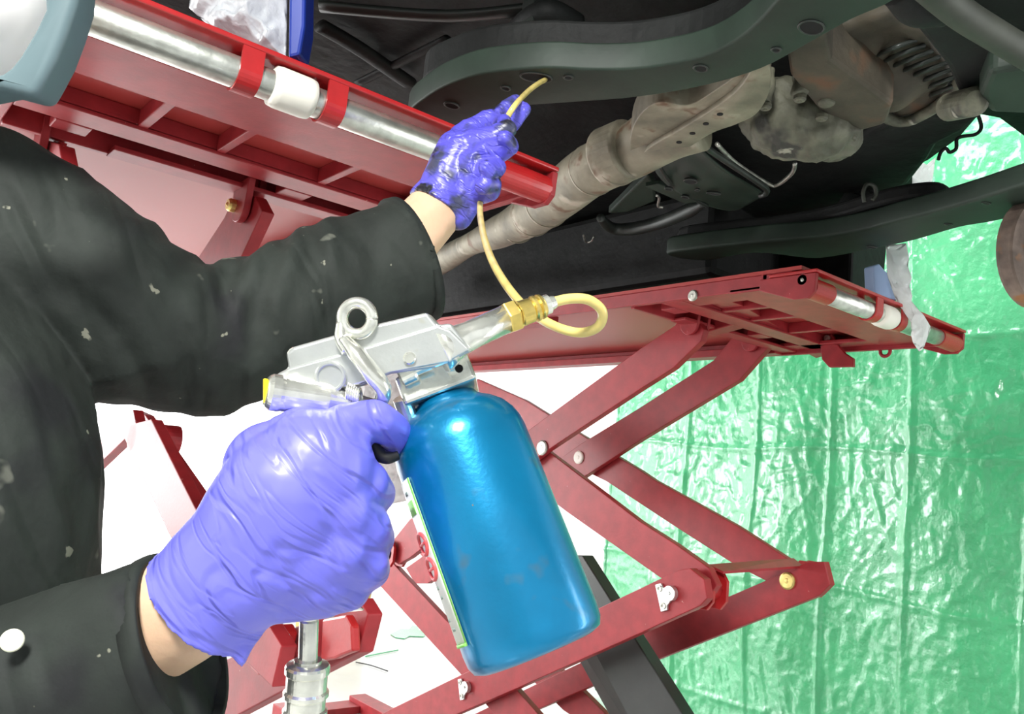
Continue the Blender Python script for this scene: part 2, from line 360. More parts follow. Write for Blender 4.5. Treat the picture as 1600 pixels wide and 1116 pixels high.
# ------------------------------------------------------------------ scissor lifts
def bolt(parent, p, d, r, m, h=.008, name='bolt'):
    bm = NB(); d = Vector(d).normalized(); lathe(bm, p, d, [(r, 0), (r, h * .7), (r * .8, h), (r * .3, h), (r * .25, h * 1.15), (0.0005, h * 1.2)], 20)
    return obj(name, bm, m, parent, smooth=False)
def platform(root, x0, x1, ye, zb, yl=3.7, rollers=(0.33,), near_flange=True, s0=-.045, s1=.066, sl=.075):
    W = x1 - x0; zt = zb + .030
    p = bpy.data.objects.new('platform', None); COL.objects.link(p); p.parent = root; p.location = Vector((x0, ye, zb)) - root.location
    bm = NB(); box(bm, (x0, ye, zt), (x1, yl, zt + .008)); obj('deck_plate', bm, GLOSSRED, p)
    bm = NB(); box(bm, (x0, ye + .02, zb), (x0 + .014, yl, zt)); (box(bm, (x0 + .014, ye + .09, zb + .001), (x0 + .075, ye + .30, zb + .009)) if near_flange else None); box(bm, (x0 + .014, ye + .75, zb - .012), (x0 + .06, yl, zb + .012)); obj('side_rail', bm, RED, p, bevel=.002)
    bm = NB(); box(bm, (x1 - .014, ye + .02, zb - .012), (x1, yl, zt)); box(bm, (x1 - .075, ye + .15, zb), (x1 - .014, ye + .42, zb + .010)); box(bm, (x1 - .05, ye + .45, zb - .012), (x1 - .014, yl, zb + .01)); obj('side_rail', bm, RED, p, bevel=.002)
    # end beam: web, wide bottom flange, lip over the roller shaft
    bm = NB(); box(bm, (x0, ye + .075, zb + .008), (x1, ye + .087, zt)); box(bm, (x0 + .0, ye + .045, zb - .002), (x1 - .0, ye + .165, zb + .008)); obj('end_beam', bm, RED, p, bevel=.002)
    bm = NB(); box(bm, (x0 - .004, ye - .036, zb + .020), (x1 + .004, ye + .07, zb + .027)); obj('top_lip', bm, REDB, p, bevel=.002)
    bm = NB()
    bm.free()
    for xx in (x0 - .004, x1 - .006):
        obj('end_cheek', prism(NB(), [(xx, ye - .034, zb + .019), (xx, ye - .032, zb - .018), (xx, ye - .018, zb - .030), (xx, ye + .012, zb - .030), (xx, ye + .09, zb - .004), (xx, ye + .09, zb + .019)], (.010, 0, 0)), RED, p, bevel=.0015)
    # roller shaft with collars and rollers
    zr = zb - .006; yr = ye - .012; r = .019
    bm = NB(); cyl(bm, (x0 + sl - .004, yr, zr), (x1 - .07, yr, zr), r, 28, ch=.002); obj('roller_shaft', bm, GALV, p, smooth=True)
    bm = NB(); cyl(bm, (x0 + .006, yr, zr), (x0 + sl, yr, zr), r * 1.12, 28); obj('shaft_sleeve', bm, REDB, p, smooth=False)
    bm = NB(); cyl(bm, (x1 - .10, yr, zr), (x1 - .004, yr, zr), r * 1.12, 28); obj('shaft_sleeve', bm, REDB, p, smooth=False)
    for f in rollers:
        xr = x0 + f * W
        bm = NB(); lathe(bm, (xr, yr - .002, zr), (1, 0, 0), [(r * 1.0, 0), (r * 1.28, .003), (r * 1.34, .010), (r * 1.34, .046), (r * 1.28, .053), (r, .056)], 32); obj('roller', bm, NYLON, p, smooth=True, label='white nylon roller')
        for s in (s0, s1):
            bm = NB(); a0 = xr + s; n = 14; th = .003; pts = []
            ri, ro = r * 1.04, r * 1.2
            outer = [(-.2 - PI * .9 * k / n) for k in range(n + 1)]
            pts = [Vector((a0, yr + math.cos(a) * ro, zr + math.sin(a) * ro)) for a in outer]
            pts = [Vector((a0, yr + ro, zb + .022))] + pts + [Vector((a0, yr - ro, zb + .022)), Vector((a0, yr - ri, zb + .022))]
            pts += [Vector((a0, yr + math.cos(a) * ri, zr + math.sin(a) * ri)) for a in reversed(outer)] + [Vector((a0, yr + ri, zb + .022))]
            prism(bm, pts, (.027, 0, 0)); obj('shaft_strap', bm, REDB, p)
    # cross beam and ribs under the deck
    bm = NB(); box(bm, (x0 + .014, ye + .30, zb + .004), (x1 - .014, ye + .312, zt)); box(bm, (x0 + .014, ye + .30, zb + .0), (x1 - .014, ye + .36, zb + .008)); obj('cross_beam', bm, RED, p, bevel=.0015)
    bm = NB(); box(bm, (x0 + .014, ye + .44, zb - .004), (x1 - .014, ye + .452, zt)); box(bm, (x0 + .16, ye + .405, zb - .006), (x1 - .014, ye + .452, zb + .002)); obj('cross_beam', bm, RED, p, bevel=.0015)
    for f in (.24, .41, .66):
        bm = NB(); box(bm, (x0 + f * W, ye + .165, zb + .004), (x0 + f * W + .014, ye + .30, zt)); obj('rib', bm, RED, p, bevel=.0015)
    for f in (.10, .62):
        bm = NB(); box(bm, (x0 + f * W, ye + .36, zb - .001), (x0 + f * W + .05, ye + .404, zb + .024)); obj('stop_block', bm, RED, p, bevel=.002)
    return p
def spool(root, c, r=.030, L=.07, name='cylinder_mount'):
    """crossbar end with two hexagonal flanges, axis along x"""
    c = Vector(c); bm = NB(); cyl(bm, c, c + Vector((L, 0, 0)), r, 28)
    for k, s in ((0, 1.75), (1, 1.75)):
        xx = c.x + (0 if k == 0 else L)
        hexa = [(-1.0, -.55), (-.55, -1.05), (.55, -1.05), (1.0, -.55), (1.0, .55), (.55, 1.05), (-.55, 1.05), (-1.0, .55)]
        prism(bm, [Vector((xx, c.y + a * r * s * .85, c.z + b * r * s)) for a, b in hexa], (.010, 0, 0))
    return obj(name, bm, REDB, root, bevel=.001)

# right-hand lift
RX0, RX1, RYE, RZB = 1.425, 2.085, 0.885, 1.464
lr = thing('scissor_lift', 'red scissor lift standing in front of the green tarpaulin, its long crossed arms in view', 'vehicle lift', (1.78, 2.2, 0))
pf = platform(lr, RX0, RX1, RYE, RZB, rollers=(0.42,))
for px, py in ((1255, 438), (1083, 462)):
    q = PX(px, py, RX0); bolt(pf, (RX0 + .001, q.y, q.z), (-1, 0, 0), .0125, STEELD, .005)
# plates: (name, plane, outline, thickness)
A = [(1054, 509), (1063, 497), (1076, 493), (1090, 499), (1100, 515), (1095, 533), (1052, 575), (1000, 608), (852, 706), (640, 872), (622, 882), (606, 873), (608, 852), (640, 812), (837, 664), (1000, 545)]
B = [(1149, 521), (1160, 512), (1180, 510), (1196, 520), (1200, 543), (1155, 594), (1000, 688), (916, 743), (668, 912), (648, 912), (634, 888), (910, 692), (1000, 637), (1115, 563)]
Cc = [(700, 605), (716, 592), (856, 705), (1000, 815), (1055, 850), (1107, 887), (1120, 915), (1105, 935), (1080, 930), (1030, 902), (884, 799), (690, 650), (690, 620)]
D = [(745, 592), (820, 625), (860, 650), (1000, 735), (1022, 750), (1150, 821), (1237, 877), (1262, 893), (1262, 915), (1230, 925), (1150, 884), (1050, 820), (947, 752), (880, 720), (740, 632)]
E_ = [(1060, 891), (1078, 888), (1100, 905), (1105, 935), (1094, 947), (1004, 988), (812, 1074), (715, 1116), (480, 1222), (440, 1200), (595, 1116), (730, 1050), (947, 945)]
F_ = [(1262, 878), (1288, 878), (1297, 914), (1280, 931), (1036, 1027), (925, 1072), (720, 1160), (650, 1190), (640, 1165), (1006, 988), (1128, 937), (1195, 908)]
G = [(583, 904), (585, 880), (603, 869), (692, 965), (805, 1076), (870, 1150), (930, 1225), (890, 1240), (800, 1150), (719, 1053)]
H_ = [(640, 845), (655, 838), (770, 950), (900, 1070), (960, 1130), (940, 1150), (880, 1110), (740, 975)]
for px, X, th in ((A, 1.64, .022), (Cc, 1.668, .022), (E_, 1.63, .026), (G, 1.665, .022), (B, 1.985, .022), (D, 2.012, .022), (F_, 1.985, .024), (H_, 2.012, .022)):
    obj('lift_arm', plx(NB(), X, px, th), RED, lr, bevel=.002)
# pins and lugs at the platform
for px, py, X, r in ((1074, 507, 1.64, .0115), (1171, 535, 1.985, .0115)):
    q = PX(px, py, X); bm = NB(); lathe(bm, q + Vector((.03, 0, 0)), (-1, 0, 0), [(r, 0), (r, .034), (r * .85, .037), (r * .4, .037), (r * .3, .04), (.0005, .041)], 24); obj('pivot_pin', bm, YELLOWZ, lr, label='yellow zinc pivot pin')
def lug(root, X, c, r, up=.05, th=.010):
    q = PX(*c, X); n = 12; pts = [Vector((X, q.y + math.cos(a) * r, q.z + math.sin(a) * r)) for a in [-PI * k / n for k in range(n + 1)]]
    pts += [Vector((X, q.y - r * 1.2, q.z + up)), Vector((X, q.y + r * 1.2, q.z + up))]
    return obj('pivot_lug', prism(NB(), pts, (th, 0, 0)), RED, root, bevel=.0015)
for X, c in ((1.628, (1076, 507)), (1.668, (1092, 512)), (1.973, (1171, 535)), (2.012, (1184, 540))): lug(lr, X, c, .026, up=.035)
# latch block beside the near lug and cross shafts
obj('latch_block', plx(NB(), 1.70, [(1088, 478), (1140, 492), (1146, 507), (1100, 520), (1092, 510)], .05), RED, lr, bevel=.003)
obj('tie_bar', plz(NB(), 1.475, [(1100, 470), (1145, 490), (1275, 560), (1290, 556), (1160, 478), (1112, 460)], .016), RED, lr, bevel=.0015)
bm = NB(); plx(bm, 2.03, [(1281, 535), (1284, 523), (1300, 522), (1308, 538), (1320, 552), (1333, 560), (1333, 573), (1295, 574), (1284, 562)], .012)
obj('safety_hook', bm, RED, lr, bevel=.002); q = PX(1293, 529, 2.03); bolt(lr, q, (-1, 0, 0), .009, STEELD, .006)
bm = NB(); q = PX(1383, 549, 2.078); n = 20
for k in range(n):
    pass
tube(bm, [q + Vector((0, math.cos(2 * PI * k / 12) * .013, math.sin(2 * PI * k / 12) * .013)) for k in range(13)], .0045, 10, 4); obj('lifting_eye', bm, RED, lr, smooth=True)
# mid joint: crossbars, flanges, tie plate, pins, limit switch brackets
q = PX(1082, 922, 1.64); spool(lr, q + Vector((.03, 0, 0)), .024, .052)
q = PX(1248, 905, 1.985); spool(lr, q + Vector((.03, 0, 0)), .024, .04)
q = PX(1231, 908, 1.985); bolt(lr, q, (-1, 0, 0), .022, YELLOWZ, .006, 'pivot_cap')
obj('tie_plate', prism(NB(), [PX(1107, 886, 1.70), PX(1130, 897, 1.70), PX(1255, 888, 2.0), PX(1240, 876, 2.0)], (0, 0, .006)), RED, lr)
def sensor(root, X, c, s):
    q = PX(*c, X); b = bpy.data.objects.new('limit_bracket', None)
    bm = NB(); Y = Vector((0, -1, 0)); Z = Vector((0, 0, 1)); a = math.radians(0)
    def W2(u, v): return Vector((X - .001, q.y - (u * .93 - v * .36) * s, q.z + (v * .93 + u * .36) * s))
    prism(bm, [W2(-1.0, 1.1), (W2(-.35, 1.1)), W2(-.25, .75), W2(.2, .5), W2(.2, -.5), W2(-.2, -.75), W2(-.3, -1.1), W2(-1.0, -1.1)], (-.006, 0, 0))
    o = obj('limit_bracket', bm, CAST, root, bevel=.001, label='silver limit switch bracket')
    bm = NB(); cyl(bm, W2(.45, .1), W2(.45, .1) + Vector((-.014, 0, 0)), .62 * s, 24, ch=.001); cyl(bm, W2(.45, .1) + Vector((-.014, 0, 0)), W2(.45, .1) + Vector((-.017, 0, 0)), .15 * s, 12); obj('switch_cap', bm, CAST, o)
    for u, v in ((-.6, .7), (-.6, -.7)):
        bm = NB(); lathe(bm, W2(u, v) + Vector((-.006, 0, 0)), (-1, 0, 0), [(.26 * s, 0), (.26 * s, .003), (.12 * s, .003), (.12 * s, .0015), (.0004, .0015)], 16); obj('screw', bm, STEELD, o)
sensor(lr, 1.63, (1045, 931), .029); sensor(lr, 1.63, (728, 1076), .027)
q = PX(905, 715, 1.985); bolt(lr, q, (-1, 0, 0), .022, NYLON, .006, 'pivot_cap')
q = PX(848, 700, 1.64); bolt(lr, q, (-1, 0, 0), .022, STEELD, .006, 'pivot_cap')
q = PX(606, 865, 1.62); spool(lr, q, .024, .05)
# hydraulic ram in the middle, chamfered black sleeve
def pxv(x, y, X): return PX(x, y, X)
bm = NB()
top = [pxv(813, 866, 1.79), pxv(849, 868, 1.755), pxv(910, 868, 1.755)]; bot = [pxv(1014, 1230, 1.79), pxv(1041, 1230, 1.755), pxv(1138, 1230, 1.755)]
top += [top[2] + Vector((.045, 0, 0)), top[0] + Vector((.03, 0, 0))]; bot += [bot[2] + Vector((.045, 0, 0)), bot[0] + Vector((.03, 0, 0))]
a = [bm.verts.new(p) for p in top]; b = [bm.verts.new(p) for p in bot]; bm.faces.new(a); bm.faces.new(b[::-1])
for i in range(5): bm.faces.new((a[i], b[i], b[(i + 1) % 5], a[(i + 1) % 5]))
obj('hydraulic_ram', bm, BLACKP, lr, bevel=.003, label='black hydraulic ram sleeve')
bm = NB(); box(bm, (1.62, 0.95, 0), (1.70, 3.3, .05)); box(bm, (1.97, 0.95, 0), (2.05, 3.3, .05)); box(bm, (1.70, .95, 0), (1.97, 1.05, .03)); box(bm, (1.70, 3.2, 0), (1.97, 3.3, .03)); obj('base_frame', bm, RED, lr, bevel=.003)

# left-hand lift
LX0, LX1, LYE, LZB = 0.135, 0.815, 0.965, 1.494
ll = thing('scissor_lift', 'red scissor lift whose platform underside hangs over the worker\'s arm', 'vehicle lift', (.48, 2.2, 0))
pf2 = platform(ll, LX0, LX1, LYE, LZB, rollers=(0.335,), near_flange=False, sl=.018)
for X, c in ((.50, (372, 322)), (.54, (392, 318)), (.20, (55, 232)), (.24, (86, 230))): lug(ll, X, c, .028, up=.045, th=.012)
q = PX(366, 322, .50); bm = NB(); lathe(bm, q + Vector((.03, 0, 0)), (-1, 0, 0), [(.0115, 0), (.0115, .038), (.009, .042), (.004, .042), (.0005, .045)], 24); obj('pivot_pin', bm, YELLOWZ, ll)
obj('lift_arm', plx(NB(), .515, [(366, 306), (398, 306), (410, 330), (345, 470), (300, 560), (262, 640), (200, 610), (285, 440), (350, 340)], .022), RED, ll, bevel=.002)
obj('lift_arm', plx(NB(), .215, [(60, 215), (92, 225), (98, 260), (30, 460), (-30, 640), (-110, 640), (-20, 400), (40, 250)], .022), RED, ll, bevel=.002)
obj('lift_arm', plx(NB(), .50, [(186, 668), (236, 655), (304, 792), (440, 1010), (425, 1075), (350, 1000), (262, 832)], .022), RED, ll, bevel=.002)
obj('lift_arm', plx(NB(), .62, [(208, 640), (226, 648), (313, 776), (345, 830), (335, 850), (298, 800)], .022), RED, ll, bevel=.002)
obj('lift_arm', plx(NB(), .53, [(194, 645), (208, 640), (214, 668), (140, 740), (60, 860), (30, 850), (126, 722)], .022), RED, ll, bevel=.002)
bm = NB(); cyl(bm, PX(206, 682, .50), PX(206, 682, .50) + Vector((.09, 0, 0)), .030, 24); obj('cross_tube', bm, RED, ll)
obj('lift_arm', plx(NB(), .56, [(325, 1062), (345, 1034), (450, 985), (560, 935), (575, 960), (560, 1020), (439, 1082), (375, 1116), (250, 1180), (180, 1150)], .022), RED, ll, bevel=.002)
obj('mount_plate', plx(NB(), .535, [(388, 1030), (400, 996), (440, 975), (447, 990), (432, 1046), (402, 1055), (392, 1048)], .018), REDB, ll, bevel=.003)
bm = NB(); plx(bm, .535, [(503, 968), (540, 961), (549, 978), (551, 1018), (535, 1024), (522, 1030), (500, 1034)], .012); obj('mount_plate', bm, REDB, ll, bevel=.003)
bm = NB(); c1 = PX(520, 1000, .535); cyl(bm, c1 + Vector((.01, 0, 0)), c1 + Vector((.05, 0, 0)), .018, 24); obj('cross_tube', bm, RED, ll)
bm = NB(); box(bm, (.20, 1.1, 0), (.28, 3.4, .05)); box(bm, (.50, 1.1, 0), (.58, 3.4, .05)); box(bm, (.28, 1.1, 0), (.50, 1.2, .03)); box(bm, (.28, 3.3, 0), (.50, 3.4, .03)); obj('base_frame', bm, RED, ll, bevel=.003)

# ------------------------------------------------------------------ the car overhead
car = thing('car', 'dark underside of a car raised overhead on the two red lifts', 'car', (1.2, 1.4, 1.56))
def cpart(name, bm, m, **k): return obj(name, bm, m, car, **k)
# floor pan: outline in plan, with an open wheel arch at the right
pan = [(-400, -420), (1150, -400), (1900, -420), (1900, 40), (1600, 212), (1562, 184), (1530, 178), (1498, 215), (1450, 250), (1425, 262), (1425, 300), (1368, 385), (1368, 400), (1270, 432), (690, 500), (300, 560)]
cpart('floor_pan', plz(NB(), 1.82, pan, .03), UB)
def pan_rib(px, z, r, m=UB): cpart('floor_rib', tube(NB(), [PZ(x, y, z) for x, y in px], r, 10, 6, flat=.6), m, smooth=True)
pan_rib([(500, 40), (560, 75), (640, 130)], 1.80, .018); pan_rib([(560, 130), (620, 100), (700, 60)], 1.80, .010)
pan_rib([(690, 470), (800, 440), (930, 405), (990, 395)], 1.76, .030, SHIELD); pan_rib([(700, 485), (880, 455), (1060, 400), (1130, 385)], 1.74, .022, SHIELD)
pan_rib([(730, 430), (830, 410), (960, 370), (1040, 350)], 1.79, .020, SHIELD)
pan_rib([(1110, 300), (1160, 340), (1180, 370), (1130, 395)], 1.78, .024, SHIELD)
pan_rib([(1180, 250), (1250, 290), (1230, 340), (1120, 392), (1090, 400)], 1.74, .018, SHIELD)
pan_rib([(500, 10), (700, 25), (860, 10)], 1.79, .014, SHIELD)
# sill
bm = NB(); pts = [(1.93, 1.60), (1.96, 1.575), (2.06, 1.575), (2.10, 1.62), (2.12, 1.85), (1.93, 1.85)]
prism(bm, [Vector((x, 1.06, z)) for x, z in pts], (0, 2.3, 0)); cpart('door_sill', bm, UB, bevel=.008)
bm = NB(); box(bm, (1.62, 1.25, 1.575), (1.92, 3.3, 1.80)); cpart('inner_sill', bm, UB, bevel=.02)
# pressed longitudinal rails
r1t = [(636, 180), (665, 152), (705, 130), (760, 114), (850, 106), (930, 109), (1010, 106), (1100, 88), (1160, 56), (1205, 12), (1250, -40), (1300, -80)]
r1b = [(1480, -60), (1400, 0), (1330, 32), (1262, 70), (1190, 108), (1100, 135), (1000, 152), (905, 160), (800, 168), (735, 185), (690, 205), (655, 210)]
cpart('frame_rail', plz(NB(), 1.60, smo(r1t + r1b), .04), RAIL, bevel=.009, bseg=4, smooth=True)
up = [(x - 4, y - 26) for x, y in r1t[1:]] + [(x + 6, y + 14) for x, y in reversed(r1t[1:])]
cpart('frame_rail_top', plz(NB(), 1.642, smo(up), .05), UB, bevel=.008, bseg=3)
def hole_shade(px, py, z, rx, ry=None, ang=0, rim=True):
    c = PZ(px, py, z); ry = ry or rx; n = 20
    pts = [Vector((c.x + math.cos(a) * rx * math.cos(ang) - math.sin(a) * ry * math.sin(ang), c.y + math.cos(a) * rx * math.sin(ang) + math.sin(a) * ry * math.cos(ang), z - .0012)) for a in [2 * PI * k / n for k in range(n)]]
    cpart('hole_shade', prism(NB(), pts, (0, 0, .004)), HOLE_SHADE)  # dark disc painted as hole shade, nothing is cut through
    if rim:
        t = [p + Vector((0, 0, .0006)) for p in pts]; cpart('hole_rim', tube(NB(), t + [t[0]], .0016, 6, 2), SHIELD, smooth=True)
for a in ((838, 120, .022, .013, -.6), (706, 164, .012, .009), (1095, 106, .010, .008), (1213, 77, .006, .005), (1268, 42, .017, .013), (888, 120, .006, .006), (790, 137, .007, .006)): hole_shade(a[0], a[1], 1.60, *a[2:])
r2 = [(1040, 398), (1100, 388), (1200, 378), (1280, 372), (1351, 360), (1400, 347), (1460, 332), (1530, 312), (1600, 290), (1700, 262), (1800, 240), (1800, 290), (1700, 315), (1620, 332), (1552, 347), (1500, 356), (1430, 376), (1363, 390), (1300, 402), (1260, 404), (1180, 396), (1100, 408)]
cpart('frame_rail', plz(NB(), 1.60, smo(r2), .042), RAIL, bevel=.010, bseg=4, smooth=True)
r3 = [(1060, 376), (1150, 364), (1230, 356), (1300, 342), (1360, 325), (1420, 312), (1470, 310), (1480, 325), (1400, 352), (1300, 378), (1100, 396)]
cpart('frame_rail_top', plz(NB(), 1.645, smo(r3), .035), UB, bevel=.01, bseg=3)
for a in ((1482, 350, .008, .004, -.5), (1541, 317, .008, .004, -.5), (1362, 386, .012, .005, -.4)): hole_shade(*a[:2], 1.60, *a[2:])
# bush, tow loop and bolts on that rail
bm = NB(); lathe(bm, PZ(1320, 345, 1.66), (.3, -.4, .85), [(.02, 0), (.034, .004), (.034, .05), (.026, .055), (.026, .07), (.03, .074), (.03, .1)], 24); cpart('rubber_bush', bm, UB, smooth=False)
c = PZ(1360, 300, 1.66); cpart('tow_loop', tube(NB(), [c + RIGHT * x + UPV * y for x, y in ((-.012, -.02), (-.014, 0), (-.006, .015), (.008, .011), (.011, -.004), (.004, -.016))], .004, 8, 6), DULL, smooth=True)
# exhaust
Z = 1.64
bm = NB(); tube(bm, [PZ(x, y, z) for x, y, z in ((640, 440, 1.66), (690, 408, 1.65), (735, 382, 1.64), (790, 358, 1.63), (840, 330, 1.63), (880, 300, 1.63), (925, 266, 1.63), (990, 235, 1.64), (1040, 205, 1.65), (1090, 185, 1.66))], [.040, .037, .030, .041, .049, .050, .049, .049, .052, .055], 32, 6); cpart('exhaust_pipe', bm, EXH, smooth=True)
for (x, y), (x2, y2), r in (((808, 351), (812, 348), .0455), ((832, 336), (836, 333), .0500), ((855, 320), (859, 317), .0512), ((926, 266), (930, 263), .0502), ((962, 248), (968, 245), .0505)):
    a = PZ(x, y, 1.63); b = PZ(x2, y2, 1.63); bm = NB(); cyl(bm, a, a + (b - a).normalized() * .004, r, 40); cpart('weld_bead', bm, EXH)
bm = NB(); cyl(bm, PZ(945, 248, 1.635), PZ(985, 232, 1.64), .055, 30, ch=.004); cpart('pipe_clamp', bm, EXH, bevel=.003)
mf = [(990, 262), (985, 215), (1000, 180), (1030, 160), (1075, 165), (1120, 140), (1160, 110), (1180, 85), (1195, 100), (1204, 125), (1196, 155), (1180, 178), (1150, 195), (1110, 208), (1060, 240), (1030, 258)]
cpart('exhaust_shroud', plz(NB(), 1.615, smo(mf), .045), EXH, bevel=.012, bseg=4, smooth=True)
fl = [(985, 268), (1010, 235), (1060, 205), (1100, 180), (1140, 152), (1165, 125), (1185, 88), (1200, 100), (1205, 125), (1198, 155), (1180, 180), (1150, 195), (1110, 210), (1060, 242), (1020, 262)]
cpart('shroud_flange', plz(NB(), 1.606, smo(fl), .010), EXH, bevel=.003, smooth=True)
for x, y in ((1041, 235), (1061, 222), (1082, 208), (1103, 193), (1125, 178)): hole_shade(x, y, 1.606, .0045, rim=False)
for x, y, z in ((905, 300, 1.60), (885, 318, 1.60), (873, 330, 1.60), (862, 341, 1.60), (852, 351, 1.60), (843, 361, 1.60), (832, 370, 1.60)):
    c = PZ(x, y, z); bm = NB(); sphere(bm, c, .0042, seg=10); cpart('drain_hole_shade', bm, HOLE_SHADE)  # dark beads painted as the shade in the drain holes
# final drive housing
c = PZ(1255, 195, 1.66)
bm = NB()
for x, y, z, r in ((1235, 195, 1.65, .070), (1270, 205, 1.64, .062), (1205, 190, 1.66, .05), (1300, 218, 1.64, .045), (1215, 160, 1.68, .05), (1290, 190, 1.68, .06)): sphere(bm, PZ(x, y, z), r, 1, 1, .75)
for x, y, r in ((1185, 200, .016), (1195, 165, .016), (1250, 150, .016), (1290, 165, .016), (1330, 210, .02), (1338, 222, .014), (1290, 245, .014), (1218, 215, .012)): cyl(bm, PZ(x, y, 1.634), PZ(x, y, 1.634) + Vector((0, 0, .06)), r * .8, 16)
melt('final_drive', bm, .005, 3, ALU, car, lambda p, n: noise.noise(p * 40) * .005 + noise.noise(p * 90) * .003)
for x, y in ((1196, 163), (1250, 150), (1284, 180), (1330, 212), (1300, 196)): bolt(car, PZ(x, y, 1.634), (0, 0, -1), .009, ALU, .008)
# rusty cross member beside it
cpart('cross_member', plz(NB(), 1.64, [(1225, 55), (1290, 50), (1300, 95), (1395, 165), (1385, 195), (1345, 206), (1280, 175), (1235, 120)], .07), RUSTY, bevel=.008, bseg=3)
# gearbox with cooling ribs
bm = NB(); plz(bm, 1.70, [(1300, 45), (1390, 20), (1450, 60), (1490, 120), (1470, 165), (1400, 185), (1320, 140)], .10)
sphere(bm, PZ(1385, 95, 1.74), .09, 1, 1, .8)
melt('gearbox', bm, .006, 4, ALU if False else RUSTY, car, lambda p, n: noise.noise(p * 22) * .008)
for k in range(9):
    x, y = 1370 + k * 12, 70 + k * 9
    cpart('cooling_rib', tube(NB(), [PZ(x, y + 16, 1.70), PZ(x + 28, y + 4, 1.685), PZ(x + 62, y - 8, 1.70)], .0035, 6, 4), SHIELD, smooth=True)
cpart('gearbox_flange', tube(NB(), [PZ(x, y, 1.69) for x, y in ((1330, 150), (1400, 190), (1450, 175), (1490, 140), (1505, 100), (1480, 60))], .009, 8, 6), ALU, smooth=True)
# arms and brackets at the upper right
cpart('suspension_arm', plz(NB(), 1.63, [(1395, 0), (1470, -10), (1600, 110), (1585, 160), (1530, 175), (1505, 165), (1480, 105)], .03), UB, bevel=.008, bseg=3)
cpart('drive_shaft', tube(NB(), [PZ(x, y, 1.60) for x, y in ((1440, -30), (1500, 20), (1560, 58), (1680, 130))], .017, 18, 5), DULL, smooth=True)
cpart('shaft_boot', tube(NB(), [PZ(x, y, 1.63) for x, y in ((1400, -20), (1440, 0), (1480, 12))], [.02, .03, .022], 18, 5), UB, smooth=True)
cpart('subframe_bracket', plz(NB(), 1.60, [(1545, 112), (1620, 100), (1700, 120), (1650, 180), (1600, 180), (1545, 178), (1530, 150)], .05), RAIL, bevel=.01, bseg=3)
bm = NB(); cyl(bm, PZ(1482, 168, 1.63), PZ(1525, 158, 1.60), .020, 20, ch=.006); cpart('bush_sleeve', bm, ALU, smooth=False)
# engine block / liner masses that close off the view
cpart('liner_panel', plz(NB(), 1.72, [(1090, 180), (1200, 200), (1300, 240), (1400, 180), (1440, 160), (1540, 178), (1512, 205), (1465, 228), (1452, 250), (1420, 290), (1300, 330), (1180, 345), (1100, 300)], .06), UB, bevel=.015, bseg=3)
bm = NB(); tube(bm, [PZ(x, y, 1.76) for x, y in ((800, 60), (830, 30), (860, 20), (900, 40))], .02, 12, 5); cpart('hose_clip', bm, UB, smooth=True)
bm = NB(); c = PZ(832, 44, 1.74); box(bm, c - Vector((.014, .014, 0)), c + Vector((.014, .014, .06))); cpart('hanger_bracket', bm, SHIELD, bevel=.002)
bolt(car, PZ(833, 46, 1.738), (0, 0, -1), .011, GALV, .008); bolt(car, PZ(789, 72, 1.70), (0, 0, -1), .009, GALV, .03)
# curved heat shield plate
def sheet(bm, rows, th=.003):
    g = [[bm.verts.new(p) for p in r] for r in rows]
    for a, b in zip(g, g[1:]):
        for i in range(len(a) - 1): bm.faces.new((a[i], a[i + 1], b[i + 1], b[i]))
    return bm
L0 = [(1020, 262), (1040, 285), (1060, 300), (1090, 315), (1132, 328), (1155, 326)]; L1 = [(1085, 215), (1105, 240), (1130, 262), (1155, 278), (1180, 292), (1195, 302)]
rows = []
for k in range(7):
    t = k / 6; rows.append([PZ(a[0] * (1 - t) + b[0] * t, a[1] * (1 - t) + b[1] * t, 1.665 - .03 * math.sin(PI * min(1, i / 4)) + (.006 if k in (2, 5) else 0)) for i, (a, b) in enumerate(zip(L0, L1))])
o = cpart('heat_shield', sheet(NB(), rows), RAIL, smooth=True, subs=2); s = o.modifiers.new('t', 'SOLIDIFY'); s.thickness = .004
cpart('shield_lip', tube(NB(), [PZ(x, y, 1.64) for x, y in ((1085, 213), (1110, 235), (1150, 262), (1194, 292), (1197, 302), (1188, 306))], .006, 8, 6), SHIELD, smooth=True)
cpart('shield_lip', tube(NB(), [PZ(x, y, 1.65) for x, y in ((1120, 225), (1150, 255), (1200, 287), (1216, 288), (1238, 270), (1242, 255))], .004, 8, 6), STEELD, smooth=True)
cpart('shield_lip', tube(NB(), [PZ(x, y, 1.64) for x, y in ((1030, 260), (1048, 285), (1075, 305), (1105, 322))], .004, 8, 6), SHIELD, smooth=True)
for a in ((1079, 283, .014, .011), (1045, 295, .009, .006), (1071, 308, .009, .006), (1090, 297, .005, .004), (1115, 302, .014, .006, -.6)): hole_shade(a[0], a[1], 1.631, *a[2:])
cpart('mount_bracket', plz(NB(), 1.64, [(1008, 292), (1030, 288), (1060, 300), (1090, 316), (1070, 319), (1040, 306)], .01), RAIL, bevel=.002)
cpart('fuel_pipe_guard', tube(NB(), [PZ(x, y, 1.66) for x, y in ((938, 340), (955, 356), (985, 358), (1030, 348), (1075, 330), (1100, 318))], [.010, .014, .016, .016, .016, .008], 12, 6), SHIELD, smooth=True)
cpart('gusset', plz(NB(), 1.67, [(950, 334), (1012, 272), (1022, 290), (1024, 315), (980, 332)], .02), RAIL, bevel=.004)
cpart('cable_clip', tube(NB(), [PZ(x, y, 1.65) for x, y in ((1026, 305), (1030, 310), (1028, 322), (1036, 324))], .003, 6, 5), STEELD, smooth=True)
cpart('cable_clip', tube(NB(), [PZ(x, y, 1.68) for x, y in ((912, 368), (915, 378), (924, 377), (928, 370))], .003, 6, 5), STEELD, smooth=True)
